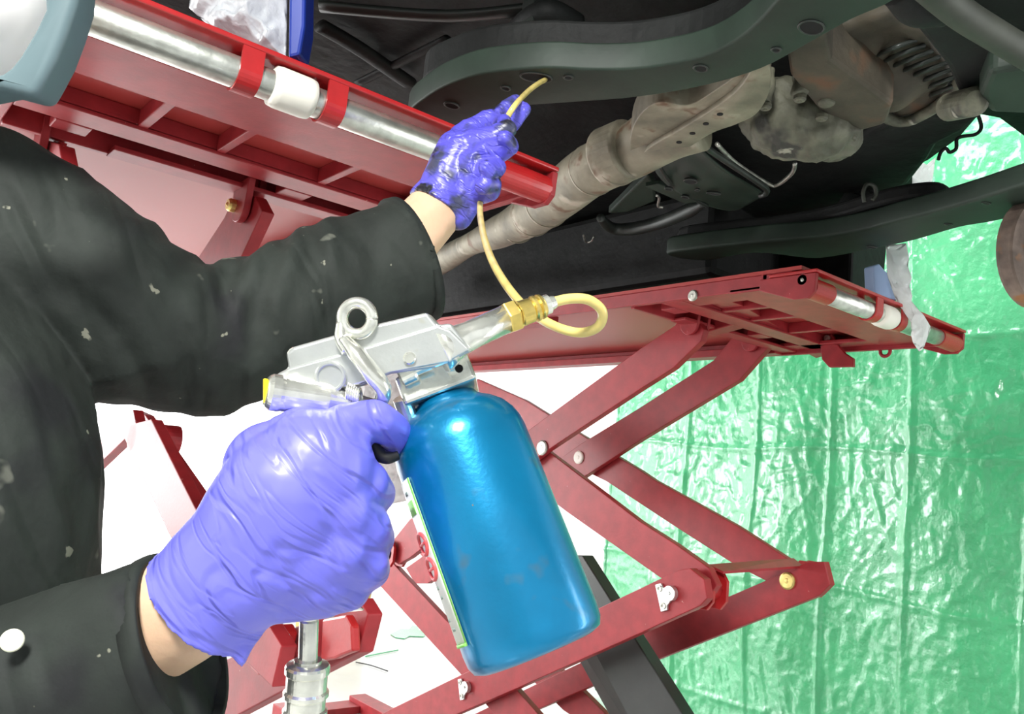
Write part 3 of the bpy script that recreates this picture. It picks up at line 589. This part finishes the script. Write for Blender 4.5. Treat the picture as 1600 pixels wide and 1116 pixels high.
cpart('lead', tube(NB(), [P(x, y, 1.62) for x, y in ((1520, 165), (1529, 182), (1533, 200), (1524, 210), (1505, 213), (1495, 218), (1494, 232), (1484, 238), (1478, 232), (1470, 238), (1466, 250))], .0035, 8, 6), WIRE, smooth=True)
# wheel seen edge-on at the right
whl = bpy.data.objects.new('wheel', None); COL.objects.link(whl); whl.parent = car; wc = P(1626, 396, 1.50); whl.location = wc - car.location
ax = Vector((1, 0, -.02)).normalized()
bm = NB(); lathe(bm, wc, (-FWD * .8 + RIGHT * .4), [(.03, -.03), (.065, -.03), (.068, -.02), (.098, -.018), (.100, -.012), (.100, .008), (.098, .012), (.060, .014), (.055, .03), (.03, .032), (.028, .045), (.0005, .046)], 48); obj('brake_disc', bm, ROTOR, whl)
bm = NB(); c2 = P(1672, 245, 1.62)
prof = [(.085, -.07), (.135, -.085), (.162, -.075), (.166, -.05), (.166, .05), (.162, .075), (.135, .085), (.085, .07), (.08, 0)]
tw = P(1668, 250, 1.60); lathe(bm, tw, (-FWD * .6 + RIGHT * .8), [(.10, -.05), (.118, -.05), (.122, -.03), (.122, .03), (.118, .05), (.10, .05)], 40); obj('brake_backplate', bm, TYRE, whl, smooth=False)

# ------------------------------------------------------------------ film, bags and blocks on the platforms
def crumple(name, px, d0, m, depth=.02, res=26, amp=.02, seed=0, label=None, cat=None):
    """a crumpled closed bag: outline filled with a bulging, creased surface front and back"""
    bm = NB(); n = len(px); cx = sum(p[0] for p in px) / n; cy = sum(p[1] for p in px) / n
    ring = []; m_ = 64
    for k in range(m_):
        t = k / m_ * n; i = int(t); f_ = t - i; a, b = px[i], px[(i + 1) % n]; ring.append((a[0] * (1 - f_) + b[0] * f_, a[1] * (1 - f_) + b[1] * f_))
    for sgn in (-1, 1):
        rows = []
        for j in range(res + 1):
            s = j / res; row = []
            for (x, y) in ring:
                X = cx + (x - cx) * s; Y = cy + (y - cy) * s; p = P(X, Y, d0)
                h = depth * (1 - s ** 3) * .9; nn = abs(noise.noise(p * 22 + Vector((seed, 0, 0)))) + .6 * abs(noise.noise(p * 52 + Vector((seed, 3, 0))))
                row.append(p + FWD * sgn * (h - nn * amp * (1 - s ** 6)) )
            rows.append([bm.verts.new(q) for q in row])
        for a, b in zip(rows, rows[1:]):
            for i in range(m_): bm.faces.new((a[i], a[(i + 1) % m_], b[(i + 1) % m_], b[i]))
    bmesh.ops.remove_doubles(bm, verts=bm.verts, dist=.0004)
    o = obj(name, bm, m, smooth=True)
    if label: tag(o, label, cat)
    return o
crumple('plastic_bag', [(295, 12), (305, -60), (450, -60), (448, 50), (447, 94), (425, 88), (380, 70), (330, 44)], 1.115, FILM, .05, amp=.035, seed=2, label='crumpled clear plastic bag on the end of the overhead left platform', cat='bag')
bm = NB(); slab(bm, 1.075, [(452, -70), (478, -70), (476, 40), (468, 86), (450, 90)], .05)
tag(obj('support_block', bm, BLUEP, bevel=.004), 'blue plastic block standing beside the clear bag on the left platform', 'block')
bm = NB(); slab(bm, 1.86, [(1364, 416), (1374, 412), (1384, 424), (1402, 436), (1404, 470), (1366, 462)], .05)
tag(obj('support_block', bm, PALEB, bevel=.003), 'pale blue block on the right platform beside hanging white film', 'block')
crumple('plastic_film', [(1384, 383), (1418, 380), (1416, 440), (1424, 470), (1448, 500), (1455, 512), (1443, 545), (1436, 550), (1426, 535), (1424, 505), (1400, 470), (1386, 430)], 1.82, FOIL, .018, amp=.02, seed=5, label='white plastic film hanging over the roller end of the right platform', cat='film')
crumple('plastic_film', [(1420, 262), (1432, 250), (1450, 258), (1462, 246), (1456, 290), (1415, 290)], 2.05, FOIL, .015, amp=.02, seed=8, label='small piece of white film showing above the far chassis rail', cat='film')
# things on the floor and standing further back
crumple('foil_bundle', [(590, 566), (650, 572), (662, 610), (660, 700), (650, 780), (600, 790), (560, 700), (560, 600)], 2.72, FOIL, .08, amp=.06, seed=11, label='crinkled silvery film bundle hanging below the right platform, seen between glove and blue canister', cat='bundle')
c0 = PZ(531, 992, 0.0); c1 = PZ(566, 992, 0.0); hb = .36; lean = Vector((.02, 0, 0))
bm = NB(); prism(bm, [c0 + Vector((-.25, -.02, .001)), c1 + Vector((0, 0, .001)), c1 + Vector((.05, 0, hb)), c0 + Vector((-.22, -.02, hb))], Vector((.10, .32, 0)))
tag(obj('cardboard_box', bm, CARD, bevel=.004), 'brown cardboard box behind the air coupling, below the gloved hand', 'box')
# offcut of green sheet and cut string lying on the floor
def onfloor(name, px, m, label, cat, th=.004):
    bm = NB(); prism(bm, [PZ(x, y, .002) for x, y in px], (0, 0, th)); tag(obj(name, bm, m), label, cat)
onfloor('tarpaulin_scrap', [(610, 992), (625, 984), (640, 984), (644, 978), (652, 980), (655, 986), (668, 988), (662, 996), (640, 995), (632, 999), (618, 997)], TARP, 'small scrap of green sheeting lying on the white floor', 'scrap')
bm = NB(); tube(bm, [PZ(x, y, .006) for x, y in ((571, 1026), (590, 1022), (622, 1016))], .004, 6, 5); tag(obj('string', bm, TARP, smooth=True), 'thin green string on the white floor', 'string')
bm = NB(); tube(bm, [PZ(x, y, .006) for x, y in ((556, 1035), (580, 1040), (606, 1049))], .003, 6, 5); tag(obj('wire', bm, WIRE, smooth=True), 'thin dark wire on the white floor below the green string', 'wire')

# ------------------------------------------------------------------ spray gun with canister and hose
gun = thing('spray_gun', 'silver air spray gun with a blue canister and thin yellow hose held in gloved hands', 'spray gun', P(600, 640, .53))
def gp(name, bm, m, **k): return obj(name, bm, m, gun, **k)
# canister
nb = P(697, 634, .555); bb = P(842, 1020, .512); axis = (nb - bb).normalized(); HL = (nb - bb).length
mid = (nb + bb) / 2; view = (CAM - mid).normalized(); cu = (view - axis * view.dot(axis)).normalized(); cv = axis.cross(cu)   # cu faces the viewer
if cv.dot(RIGHT) > 0: cv = -cv                                                                                     # cv points to the label side
R0 = .0440
prof = [(.0005, .001), (R0 - .008, 0), (R0 - .003, .002), (R0 - .0006, .007), (R0, .014), (R0, HL - .030), (R0 - .0008, HL - .024), (R0 - .0030, HL - .0175), (R0 - .0070, HL - .0110), (R0 - .0125, HL - .0060), (.0260, HL - .0025), (.0230, HL), (.0215, HL + .003), (.0185, HL + .0035), (.0185, HL + .010), (.0005, HL + .0105)]
bm = NB(); lathe(bm, bb, axis, prof, 72, (cu, cv, axis))
can = gp('canister', bm, BLUE, smooth=True, label='blue painted metal canister')
def onc(u, h, dr=.0006): return bb + axis * h + (cu * math.cos(u) + cv * math.sin(u)) * (R0 + dr)
def patch(u0, u1, h0, h1, m, name, dr=.0006, n=14):
    bm = NB(); rows = [[onc(u0 + (u1 - u0) * i / n, h, dr) for i in range(n + 1)] for h in (h0, h1)]; sheet(bm, rows)
    o = obj(name, bm, m, can, smooth=True); s = o.modifiers.new('t', 'SOLIDIFY'); s.thickness = .0003; s.offset = 1
UA, UBB = math.radians(56), math.radians(150); hl0, hl1 = .020, .125
patch(UA, UBB, hl0, hl1, LABELM, 'label')
patch(UA, UA + .035, hl0, hl1, LIME, 'label_border', .0011); patch(UA, UBB, hl0, hl0 + .002, LIME, 'label_border', .0011); patch(UA + .12, UA + .4, hl1 - .022, hl1 - .013, LIME, 'label_print', .0011)
for uc, hc in ((UA + .30, .085), (UA + .30, .069)):
    pts = [onc(uc + math.cos(a) * .19, hc + math.sin(a) * .0065, .0013) for a in [2 * PI * k / 20 for k in range(21)]]
    obj('label_lettering', tube(NB(), pts, .0013, 6, 2), REDP, can, smooth=True)
    pts = [onc(uc - .15 + .3 * k / 4, hc, .0013) for k in range(5)]; obj('label_lettering', tube(NB(), pts, .001, 6, 2), REDP, can, smooth=True)
for uc, hc in ((UA + .2, .116), (UA + .3, .056), (UA + .25, .050), (UA + .3, .036), (UA + .2, .030)): patch(uc, uc + .12, hc, hc + .0022, GREYP, 'label_lettering', .0011, 4)
# screw cap block
cc = nb + axis * .014
def gb(c, u, v, w_, a, b, h, m, name, bevel=.002, **k):
    bm = NB(); vs = []
    for z in (-h, h):
        for x, y in ((-a, -b), (a, -b), (a, b), (-a, b)): vs.append(bm.verts.new(c + u * x + v * y + w_ * z))
    for f in ((0, 3, 2, 1), (4, 5, 6, 7), (0, 1, 5, 4), (1, 2, 6, 5), (2, 3, 7, 6), (3, 0, 4, 7)): bm.faces.new([vs[i] for i in f])
    return gp(name, bm, m, bevel=bevel, **k)
gb(cc, (-cv), cu, axis, .0245, .0235, .0098, CHROME, 'cap_clamp', .0022)
bm = NB(); q = cc - cv * .016 + cu * .0237; lathe(bm, q, cu, [(.0026, -.001), (.0026, .0006), (.0005, .0006)], 16); gp('clamp_hole_shade', bm, HOLE_SHADE)  # dark plug stands for the shade in the clamp's hole
bm = NB(); cyl(bm, P(640, 655, .545), P(628, 622, .54), .006, 16); gp('drip_spout', bm, CHROME)
bm = NB(); cyl(bm, nb + axis * .02, nb + axis * .042, .011, 24); gp('pickup_neck', bm, CHROME)
# casting: rear housing + front block + ledge
D0 = .522
bm = NB(); slab(bm, D0, [(446, 552), (458, 542), (560, 513), (667, 488), (684, 508), (704, 505), (738, 548), (704, 566), (680, 575), (610, 585), (565, 604), (505, 614), (440, 592), (430, 585), (450, 575)], .026); body = gp('gun_body', bm, CAST, bevel=.0022, bseg=3)
bm = NB(); slab(bm, D0 - .0035, [(452, 575), (575, 541), (684, 508), (704, 516), (735, 546), (700, 566), (610, 583), (560, 602), (500, 613), (430, 586)], .008); gp('gun_side_plate', bm, CAST, bevel=.0016, bseg=3)
bm = NB(); slab(bm, D0 + .002, [(446, 552), (452, 544), (462, 541), (470, 568), (458, 573)], .02); gp('rear_flange', bm, CHROME, bevel=.0016)
def disc(px, py, d, r, h, m, name, prof=None):
    bm = NB(); lathe(bm, P(px, py, d), -FWD, prof or [(r, -.004), (r, h - .001), (r - .001, h)], 32); return gp(name, bm, m, smooth=False)
disc(517, 589, D0 - .004, .0095, .0025, CAST, 'boss', [(.0098, -.002), (.0098, .002), (.0088, .003), (.0078, .003), (.0072, .0015), (.0005, .0015)])
disc(640, 560, D0 - .004, .004, .002, CHROME, 'side_screw')
# pressure knob at the back
bm = NB(); k0 = P(418, 612, .505); k1 = P(548, 632, .525); dk = (k1 - k0).normalized(); Lk = (k1 - k0).length
lathe(bm, k0, dk, [(.0085, -.001), (.0098, .0), (.0112, .002), (.0112, .007), (.0106, .009), (.0106, Lk * .7), (.0095, Lk * .78), (.008, Lk)], 36); gp('valve_housing', bm, CHROME, smooth=False, bevel=.0005)
gb(k0 - dk * .0012, UPV, frame(dk)[0], dk, .0075, .0026, .0012, YELLOW, 'yellow_knob_slot', .0006, label='yellow knob face')
bm = NB(); cyl(bm, P(478, 640, .512), P(486, 655, .505), .004, 16); gp('bleed_screw', bm, CHROME)
# hanging ring
c = P(558, 498, .520); n = 24
pts = [c + RIGHT * math.cos(a) * .0092 + UPV * math.sin(a) * .0098 for a in [2 * PI * k / n for k in range(n + 1)]]
gp('hanging_ring', tube(NB(), pts, .0038, 12, 2), CHROME, smooth=True)
gp('ring_stem', tube(NB(), [P(534, 505, .520), P(534, 530, .518), P(545, 548, .515)], [.0036, .0045, .0048], 12, 6), CHROME, smooth=True)
# trigger yoke across the body
gp('trigger', tube(NB(), [P(538, 530, .514), P(560, 556, .509), P(582, 585, .508), P(599, 607, .512), P(594, 630, .522), P(584, 650, .530), P(588, 680, .532), P(602, 704, .53), P(622, 712, .525)], [.0050, .0074, .0078, .0074, .0060, .0050, .0045, .0042, .0036], 16, 6, flat=.7), CHROME, smooth=True)
gp('trigger_hook', tube(NB(), [P(582, 690, .515), P(590, 708, .515), P(604, 716, .515), P(622, 712, .518)], [.003, .0045, .0038, .0028], 12, 6), WIRE, smooth=True)
bm = NB(); cyl(bm, P(625, 590, .530), P(650, 578, .530), .0068, 20, ch=.0015); gp('needle_screw', bm, CHROME)
bm = NB(); cyl(bm, P(648, 578, .530), P(672, 568, .530), .0042, 20); gp('needle_screw_stem', bm, CHROME)
gp('return_spring', tube(NB(), [P(542 + t * 22 / 40, 612 + t * .25, .52) + (UPV * math.cos(t * 1.05) + FWD * math.sin(t * 1.05)) * .0055 for t in range(41)], .0010, 6, 3), CHROME, smooth=True)
# barrel and fittings
b0 = P(690, 545, .530); b1 = P(792, 498, .545)
bm = NB(); db = (b1 - b0).normalized(); lathe(bm, b0, db, [(.0150, -.002), (.0140, .004), (.0105, .012), (.0094, .020), (.0092, (b1 - b0).length)], 32); gp('barrel', bm, CHROME, smooth=True)
bf = P(866, 472, .556); d2 = (bf - b1).normalized(); Lf = (bf - b1).length
bm = NB(); lathe(bm, b1 - d2 * .001, d2, [(.0106, 0), (.0110, .001), (.0110, .0075), (.0098, .0085)], 6); gp('brass_nut', bm, BRASS)
bm = NB(); lathe(bm, b1 + d2 * .0085, d2, [(.0078, 0), (.0086, .001), (.0082, .009), (.0074, .010), (.0088, .0112), (.0088, .013), (.0072, .0142), (.0086, .0154), (.0082, .0172), (.0062, .018)], 28); gp('brass_fitting', bm, BRASS)
bm = NB(); lathe(bm, b1 + d2 * .0262, d2, [(.0052, 0), (.0066, .001), (.0066, .0045), (.0050, .0055), (.0042, .009)], 20); gp('hose_collar', bm, CHROME)
h0 = b1 + d2 * .034
hp = [h0, P(890, 467, .560), P(920, 469, .565), P(941, 487, .572), P(935, 510, .580), P(908, 520, .588), P(872, 512, .598), P(836, 492, .615), P(806, 465, .65), P(778, 425, .72), P(762, 390, .80), P(753, 355, .89), P(750, 320, .965), P(757, 270, 1.01), P(772, 225, 1.012), P(790, 188, 1.002), P(806, 163, 1.005), P(826, 142, 1.08), P(842, 130, 1.13), PZ(852, 124, 1.60), PZ(848, 118, 1.63)]
gp('hose', tube(NB(), hp, .0035, 14, 8), HOSE, smooth=True, label='thin yellow hose')
# grip, air inlet and quick coupler
gp('grip', tube(NB(), [P(560, 620, .535), P(540, 700, .535), P(515, 830, .53), P(495, 960, .525)], [.014, .014, .014, .011], 20, 6), CAST, smooth=True)
bm = NB(); a0 = P(483, 968, .522); a1 = P(481, 1036, .522); cyl(bm, a0, a1, .0060, 24, ch=.001); gp('air_inlet', bm, CHROME, smooth=False)
bm = NB(); a2 = P(472, 1180, .522); da = (a2 - a1).normalized()
lathe(bm, a1 - da * .002, da, [(.0085, 0), (.0085, .002), (.0130, .003), (.0138, .0045), (.0138, .008), (.0126, .0092), (.0126, .0185), (.0140, .0198), (.0140, .0222), (.0124, .0236), (.0124, .0300), (.0138, .0312), (.0138, .036), (.010, .038), (.010, .06)], 40); gp('air_coupler', bm, STEELD if False else CHROME, smooth=False)
bm = NB(); slab(bm, .535, [(508, 958), (545, 931), (568, 955), (520, 960)], .004); gp('grip_guard', bm, CHROME, bevel=.001)

# ------------------------------------------------------------------ the worker
pr = thing('person', 'person in dark work clothes and violet gloves at the left, reaching up to the car', 'person', (-.35, .45, 0))
def cap(bm, *c):
    for a, b in zip(c, c[1:]): capsule(bm, a[0], a[1], b[0], b[1])
def K(x, y, d, r): return (P(x, y, d), r)
# body: one continuous surface, head to feet
bm = NB()
chest = P(-190, 540, .74); hip = Vector((chest.x - .06, chest.y - .02, .62))
cap(bm, (chest, .115), ((chest + hip) / 2, .105), (hip, .115))
cap(bm, K(-60, 350, .76, .07), (P(40, 400, .79), .06), (P(200, 495, .80), .052), (P(350, 535, .84), .044), (P(560, 440, .93), .042), (P(640, 372, .965), .036), (P(684, 325, .99), .033), (P(718, 250, 1.0), .024))
cap(bm, (chest, .11), K(-60, 350, .76, .07)); cap(bm, (chest, .11), K(-330, 560, .60, .065))
cap(bm, K(-330, 560, .60, .06), K(-330, 1180, .50, .045), K(0, 1085, .50, .040), K(180, 1005, .50, .037), K(292, 948, .50, .0335), K(400, 860, .49, .028))
hd = P(-150, 30, .76); cap(bm, (chest, .09), (P(-150, 250, .76), .055), (hd, .075)); sphere(bm, hd, .088, .95, 1.05, 1.2); sphere(bm, hd + Vector((.03, .055, -.06)), .05)
nose = hd + Vector((.055, .09, -.02)); capsule(bm, nose + Vector((0, 0, .03)), .008, nose + Vector((.006, .01, -.005)), .013)
capsule(bm, hd + Vector((.075, .03, .0)), .012, hd + Vector((.085, .02, -.03)), .010)
for s in (-1, 1):
    hj = hip + Vector((.05 * s + .02, .08 * -s, -.02)); kn = Vector((hj.x + .02, hj.y + .12, .36)); an = Vector((hj.x - .02, hj.y - .0, .06))
    cap(bm, (hj, .085), (kn, .055), (an, .04), (an + Vector((.04, .14, -.025)), .03))
melt('body', bm, .007, 4, SKIN, pr)
# features that can be seen from the side: eyes and mouth
for s in (-1, 1):
    bm = NB(); sphere(bm, hd + Vector((.02 + .028 * s + .03, .085 - .012 * s, .015)), .011); obj('eye', bm, PAPER, pr, smooth=True)
# trousers and boots
bm = NB(); sphere(bm, hip, .15, 1, 1, .8)
for s in (-1, 1):
    hj = hip + Vector((.05 * s + .02, .08 * -s, -.02)); kn = Vector((hj.x + .02, hj.y + .12, .36)); an = Vector((hj.x - .02, hj.y, .10))
    cap(bm, (hj, .105), (kn, .078), (an, .06))
melt('trousers', bm, .012, 3, CLOTH, pr)
for s in (-1, 1):
    hj = hip + Vector((.05 * s + .02, .08 * -s, -.02)); an = Vector((hj.x - .02, hj.y, .05)); bm = NB()
    cap(bm, (an + Vector((0, -.02, 0)), .05), (an + Vector((.04, .15, -.008)), .04)); cap(bm, (an, .055), (an + Vector((0, 0, .07)), .055)); melt('boot', bm, .008, 2, TYRE, pr)
# jacket: torso, far sleeve, near sleeve
def folds(p, n):
    a = noise.noise(Vector((p.x * 9, p.y * 9, p.z * 6))) * .010
    r = 1 - abs(noise.noise(Vector((p.x * 13 + 3, p.y * 13, p.z * 7)))) * 2.0
    return a + max(0, r - .45) * .010
elb = P(400, 510, .85)
def folds2(p, n):
    w_ = math.exp(-((p - elb).length / .11) ** 2)
    # tight creases running across the sleeve at the elbow
    t = (p - elb).dot(RIGHT) * 210 + 2.5 * noise.noise(p * 9)
    return folds(p, n) * .7 + w_ * math.sin(t) * .0045 * (1 if (p - elb).dot(UPV) > -.03 else .4)
bm = NB()
cap(bm, (chest + Vector((0, 0, .02)), .135), (P(-130, 760, .66), .135), (P(-140, 900, .64), .130), (hip + Vector((0, 0, .08)), .15))
cap(bm, (P(-190, 520, .74), .13), K(-25, 345, .76, .085), K(60, 410, .78, .094), K(200, 497, .79, .081), K(330, 535, .83, .069), K(430, 500, .87, .071))
cap(bm, (chest, .13), K(-330, 560, .60, .085), K(-360, 1180, .50, .075))
capsule(bm, P(430, 500, .87), .071, P(550, 440, .925), .070)
capsule(bm, P(550, 440, .925), .070, P(643, 407, .955), .072, end_b=False)
jk = melt('jacket', bm, .006, 5, CLOTH, pr, folds2, label='dark oil-stained jacket with far sleeve stretched out')
# sleeve opening of the far cuff
bm = NB(); ca = P(550, 440, .925); cb = P(643, 407, .955); dd = (cb - ca).normalized(); lathe(bm, cb + dd * .001, dd, [(.066, -.003), (.068, .0015), (.0735, .001), (.0742, -.009), (.066, -.009)], 40, None); obj('cuff', bm, CLOTH, jk, smooth=True)
# near sleeve
bm = NB(); capsule(bm, P(-360, 1200, .50), .070, P(-20, 1122, .50), .060); capsule(bm, P(-20, 1122, .50), .060, P(280, 1005, .503), .0545, end_b=False)
ns = melt('near_sleeve', bm, .005, 4, CLOTH, pr, folds)
bm = NB(); ca = P(-20, 1122, .50); cb = P(282, 1005, .503); dd = (cb - ca).normalized(); lathe(bm, cb, dd, [(.050, -.004), (.0515, .003), (.0550, .003), (.0560, -.002), (.0556, -.008), (.050, -.008)], 48, None); obj('cuff', bm, CLOTH, ns, smooth=True)
bm = NB(); q = P(19, 1001, .449); lathe(bm, q, (CAM - q), [(.0005, -.002), (.0058, -.002), (.0060, .0005), (.0050, .0014), (.004, .0008), (.0005, .0008)], 28); obj('button', bm, BUTTON, ns, smooth=True)
# near glove
def gw(p, n):
    t = (p - P(330, 930, .48)).dot((P(420, 850, .48) - P(330, 930, .48)).normalized())
    wv = max(0, 1 - max(0, t - .01) / .07)
    q = p - P(330, 930, .48)
    a = (P(420, 850, .48) - P(330, 930, .48)).normalized()
    along = q.dot(a); side = q.dot(a.cross(FWD).normalized())
    r1 = 1 - abs(noise.noise(Vector((along * 16 + side * 22, side * 60 - along * 28, 2)))) * 2.2
    r2 = 1 - abs(noise.noise(Vector((side * 26, along * 70, 7)))) * 2.2
    return noise.noise(Vector((along * 40, side * 12, 3))) * .0022 * (.3 + wv) + noise.noise(q * 14) * .0015
bm = NB()
g = []
cap(bm, K(350, 905, .495, .036), K(410, 835, .490, .040), K(455, 775, .488, .041), K(490, 735, .490, .036))
cap(bm, K(400, 875, .500, .034), K(480, 845, .498, .037), K(520, 850, .500, .031)); cap(bm, K(440, 890, .500, .030), K(500, 890, .503, .029))
cap(bm, K(425, 730, .500, .028), K(470, 690, .505, .021), K(495, 672, .515, .015))       # thumb web running to the far side
# index on the trigger
cap(bm, K(490, 715, .495, .026), K(538, 668, .500, .0145), K(585, 656, .510, .0125), K(612, 672, .522, .0115), K(625, 688, .532, .0105))
# middle, ring, little finger wrap round the grip
cap(bm, K(520, 735, .490, .0250), K(570, 758, .500, .0155), K(590, 772, .522, .0125), K(565, 772, .550, .0115), K(535, 765, .560, .0105))
cap(bm, K(520, 795, .488, .0255), K(572, 825, .498, .0160), K(586, 842, .522, .0135), K(560, 838, .552, .0118), K(530, 830, .560, .0108))
cap(bm, K(520, 850, .490, .0250), K(568, 880, .500, .0160), K(580, 890, .522, .0130), K(553, 893, .548, .0115), K(523, 888, .556, .0105))
cap(bm, K(500, 895, .495, .0240), K(538, 918, .503, .0150), K(548, 925, .520, .0120), K(522, 930, .543, .0105), K(498, 925, .550, .0095))
# thumb round the far side
cap(bm, K(450, 690, .515, .018), K(500, 690, .555, .0135), K(540, 700, .560, .0115), K(560, 712, .558, .0105))
ca = P(420, 838, .49); cb = P(314, 942, .498); lathe(bm, ca, cb - ca, [(.040, 0), (.0375, (cb - ca).length * .6), (.0385, (cb - ca).length * .9), (.0405, (cb - ca).length)], 40)
# flared corner of the cuff
capsule(bm, P(380, 985, .49), .012, P(378, 1034, .485), .004)
melt('glove', bm, .0022, 9, GLOVE, pr, gw, label='violet glove gripping the spray gun')
# far glove
def gw2(p, n):
    r1 = 1 - abs(noise.noise(p * 24)) * 2.2
    return max(0, r1 - .4) * .003 + noise.noise(p * 50) * .001
bm = NB(); ca = P(712, 275, .995); cb = P(681, 325, .985); lathe(bm, ca, cb - ca, [(.030, 0), (.0325, (cb - ca).length * .8), (.034, (cb - ca).length)], 32)
cap(bm, K(694, 290, .99, .028), K(718, 238, .995, .027), K(735, 222, .998, .020)); cap(bm, K(706, 318, .985, .024), K(730, 300, .985, .022), K(738, 260, .985, .024)); cap(bm, K(716, 335, .985, .017), K(732, 300, .985, .018))
cap(bm, K(722, 216, 1.0, .017), K(760, 190, 1.01, .0115), K(790, 172, 1.02, .0098), K(806, 158, 1.03, .0085))            # index
cap(bm, K(738, 222, .985, .016), K(772, 214, .975, .0125), K(792, 202, .975, .0105), K(788, 190, .985, .009))             # middle, closing on the hose
cap(bm, K(735, 228, 1.02, .016), K(780, 205, 1.03, .0125), K(802, 188, 1.03, .0110), K(816, 172, 1.03, .0098))             # thumb along the hose
cap(bm, K(742, 240, .985, .017), K(778, 236, .965, .0135), K(795, 226, .955, .0115), K(790, 216, .945, .0095))              # ring
cap(bm, K(740, 270, .985, .017), K(768, 268, .962, .0135), K(776, 262, .950, .0110), K(762, 264, .936, .0100))
cap(bm, K(735, 300, .985, .016), K(764, 296, .965, .0130), K(770, 288, .950, .0105), K(755, 290, .940, .0095))
melt('glove', bm, .0022, 3, GLOVED, pr, gw2, label='oil-smeared violet glove guiding the yellow hose')
# head covering: white shell with grey rubber rim
bm = NB(); lathe(bm, P(-78, -25, .615), (CAM - P(-78, -25, .615)), [(.0005, -.13), (.050, -.12), (.072, -.09), (.078, -.05), (.070, -.01), (.050, .012), (.025, .022), (.0005, .025)], 40); hm = obj('helmet', bm, HAT, pr, smooth=True, label='white helmet with grey rubber rim')
band = [(64, -90), (67, 13), (52, 45), (28, 85), (14, 103), (0, 113), (-60, 128), (-120, 130), (-120, 160), (-60, 150), (0, 138), (52, 152), (70, 120), (86, 90), (103, 45), (117, 0), (124, -90)]
obj('rubber_rim', slab(NB(), .555, band, .03), RUBBER, hm, bevel=.006, bseg=4, smooth=True, label='grey-blue rubber rim')
bm = NB(); sphere(bm, P(92, 68, .625), .010, 1, 1, 1.6); obj('ear', bm, SKIN, pr, smooth=True)
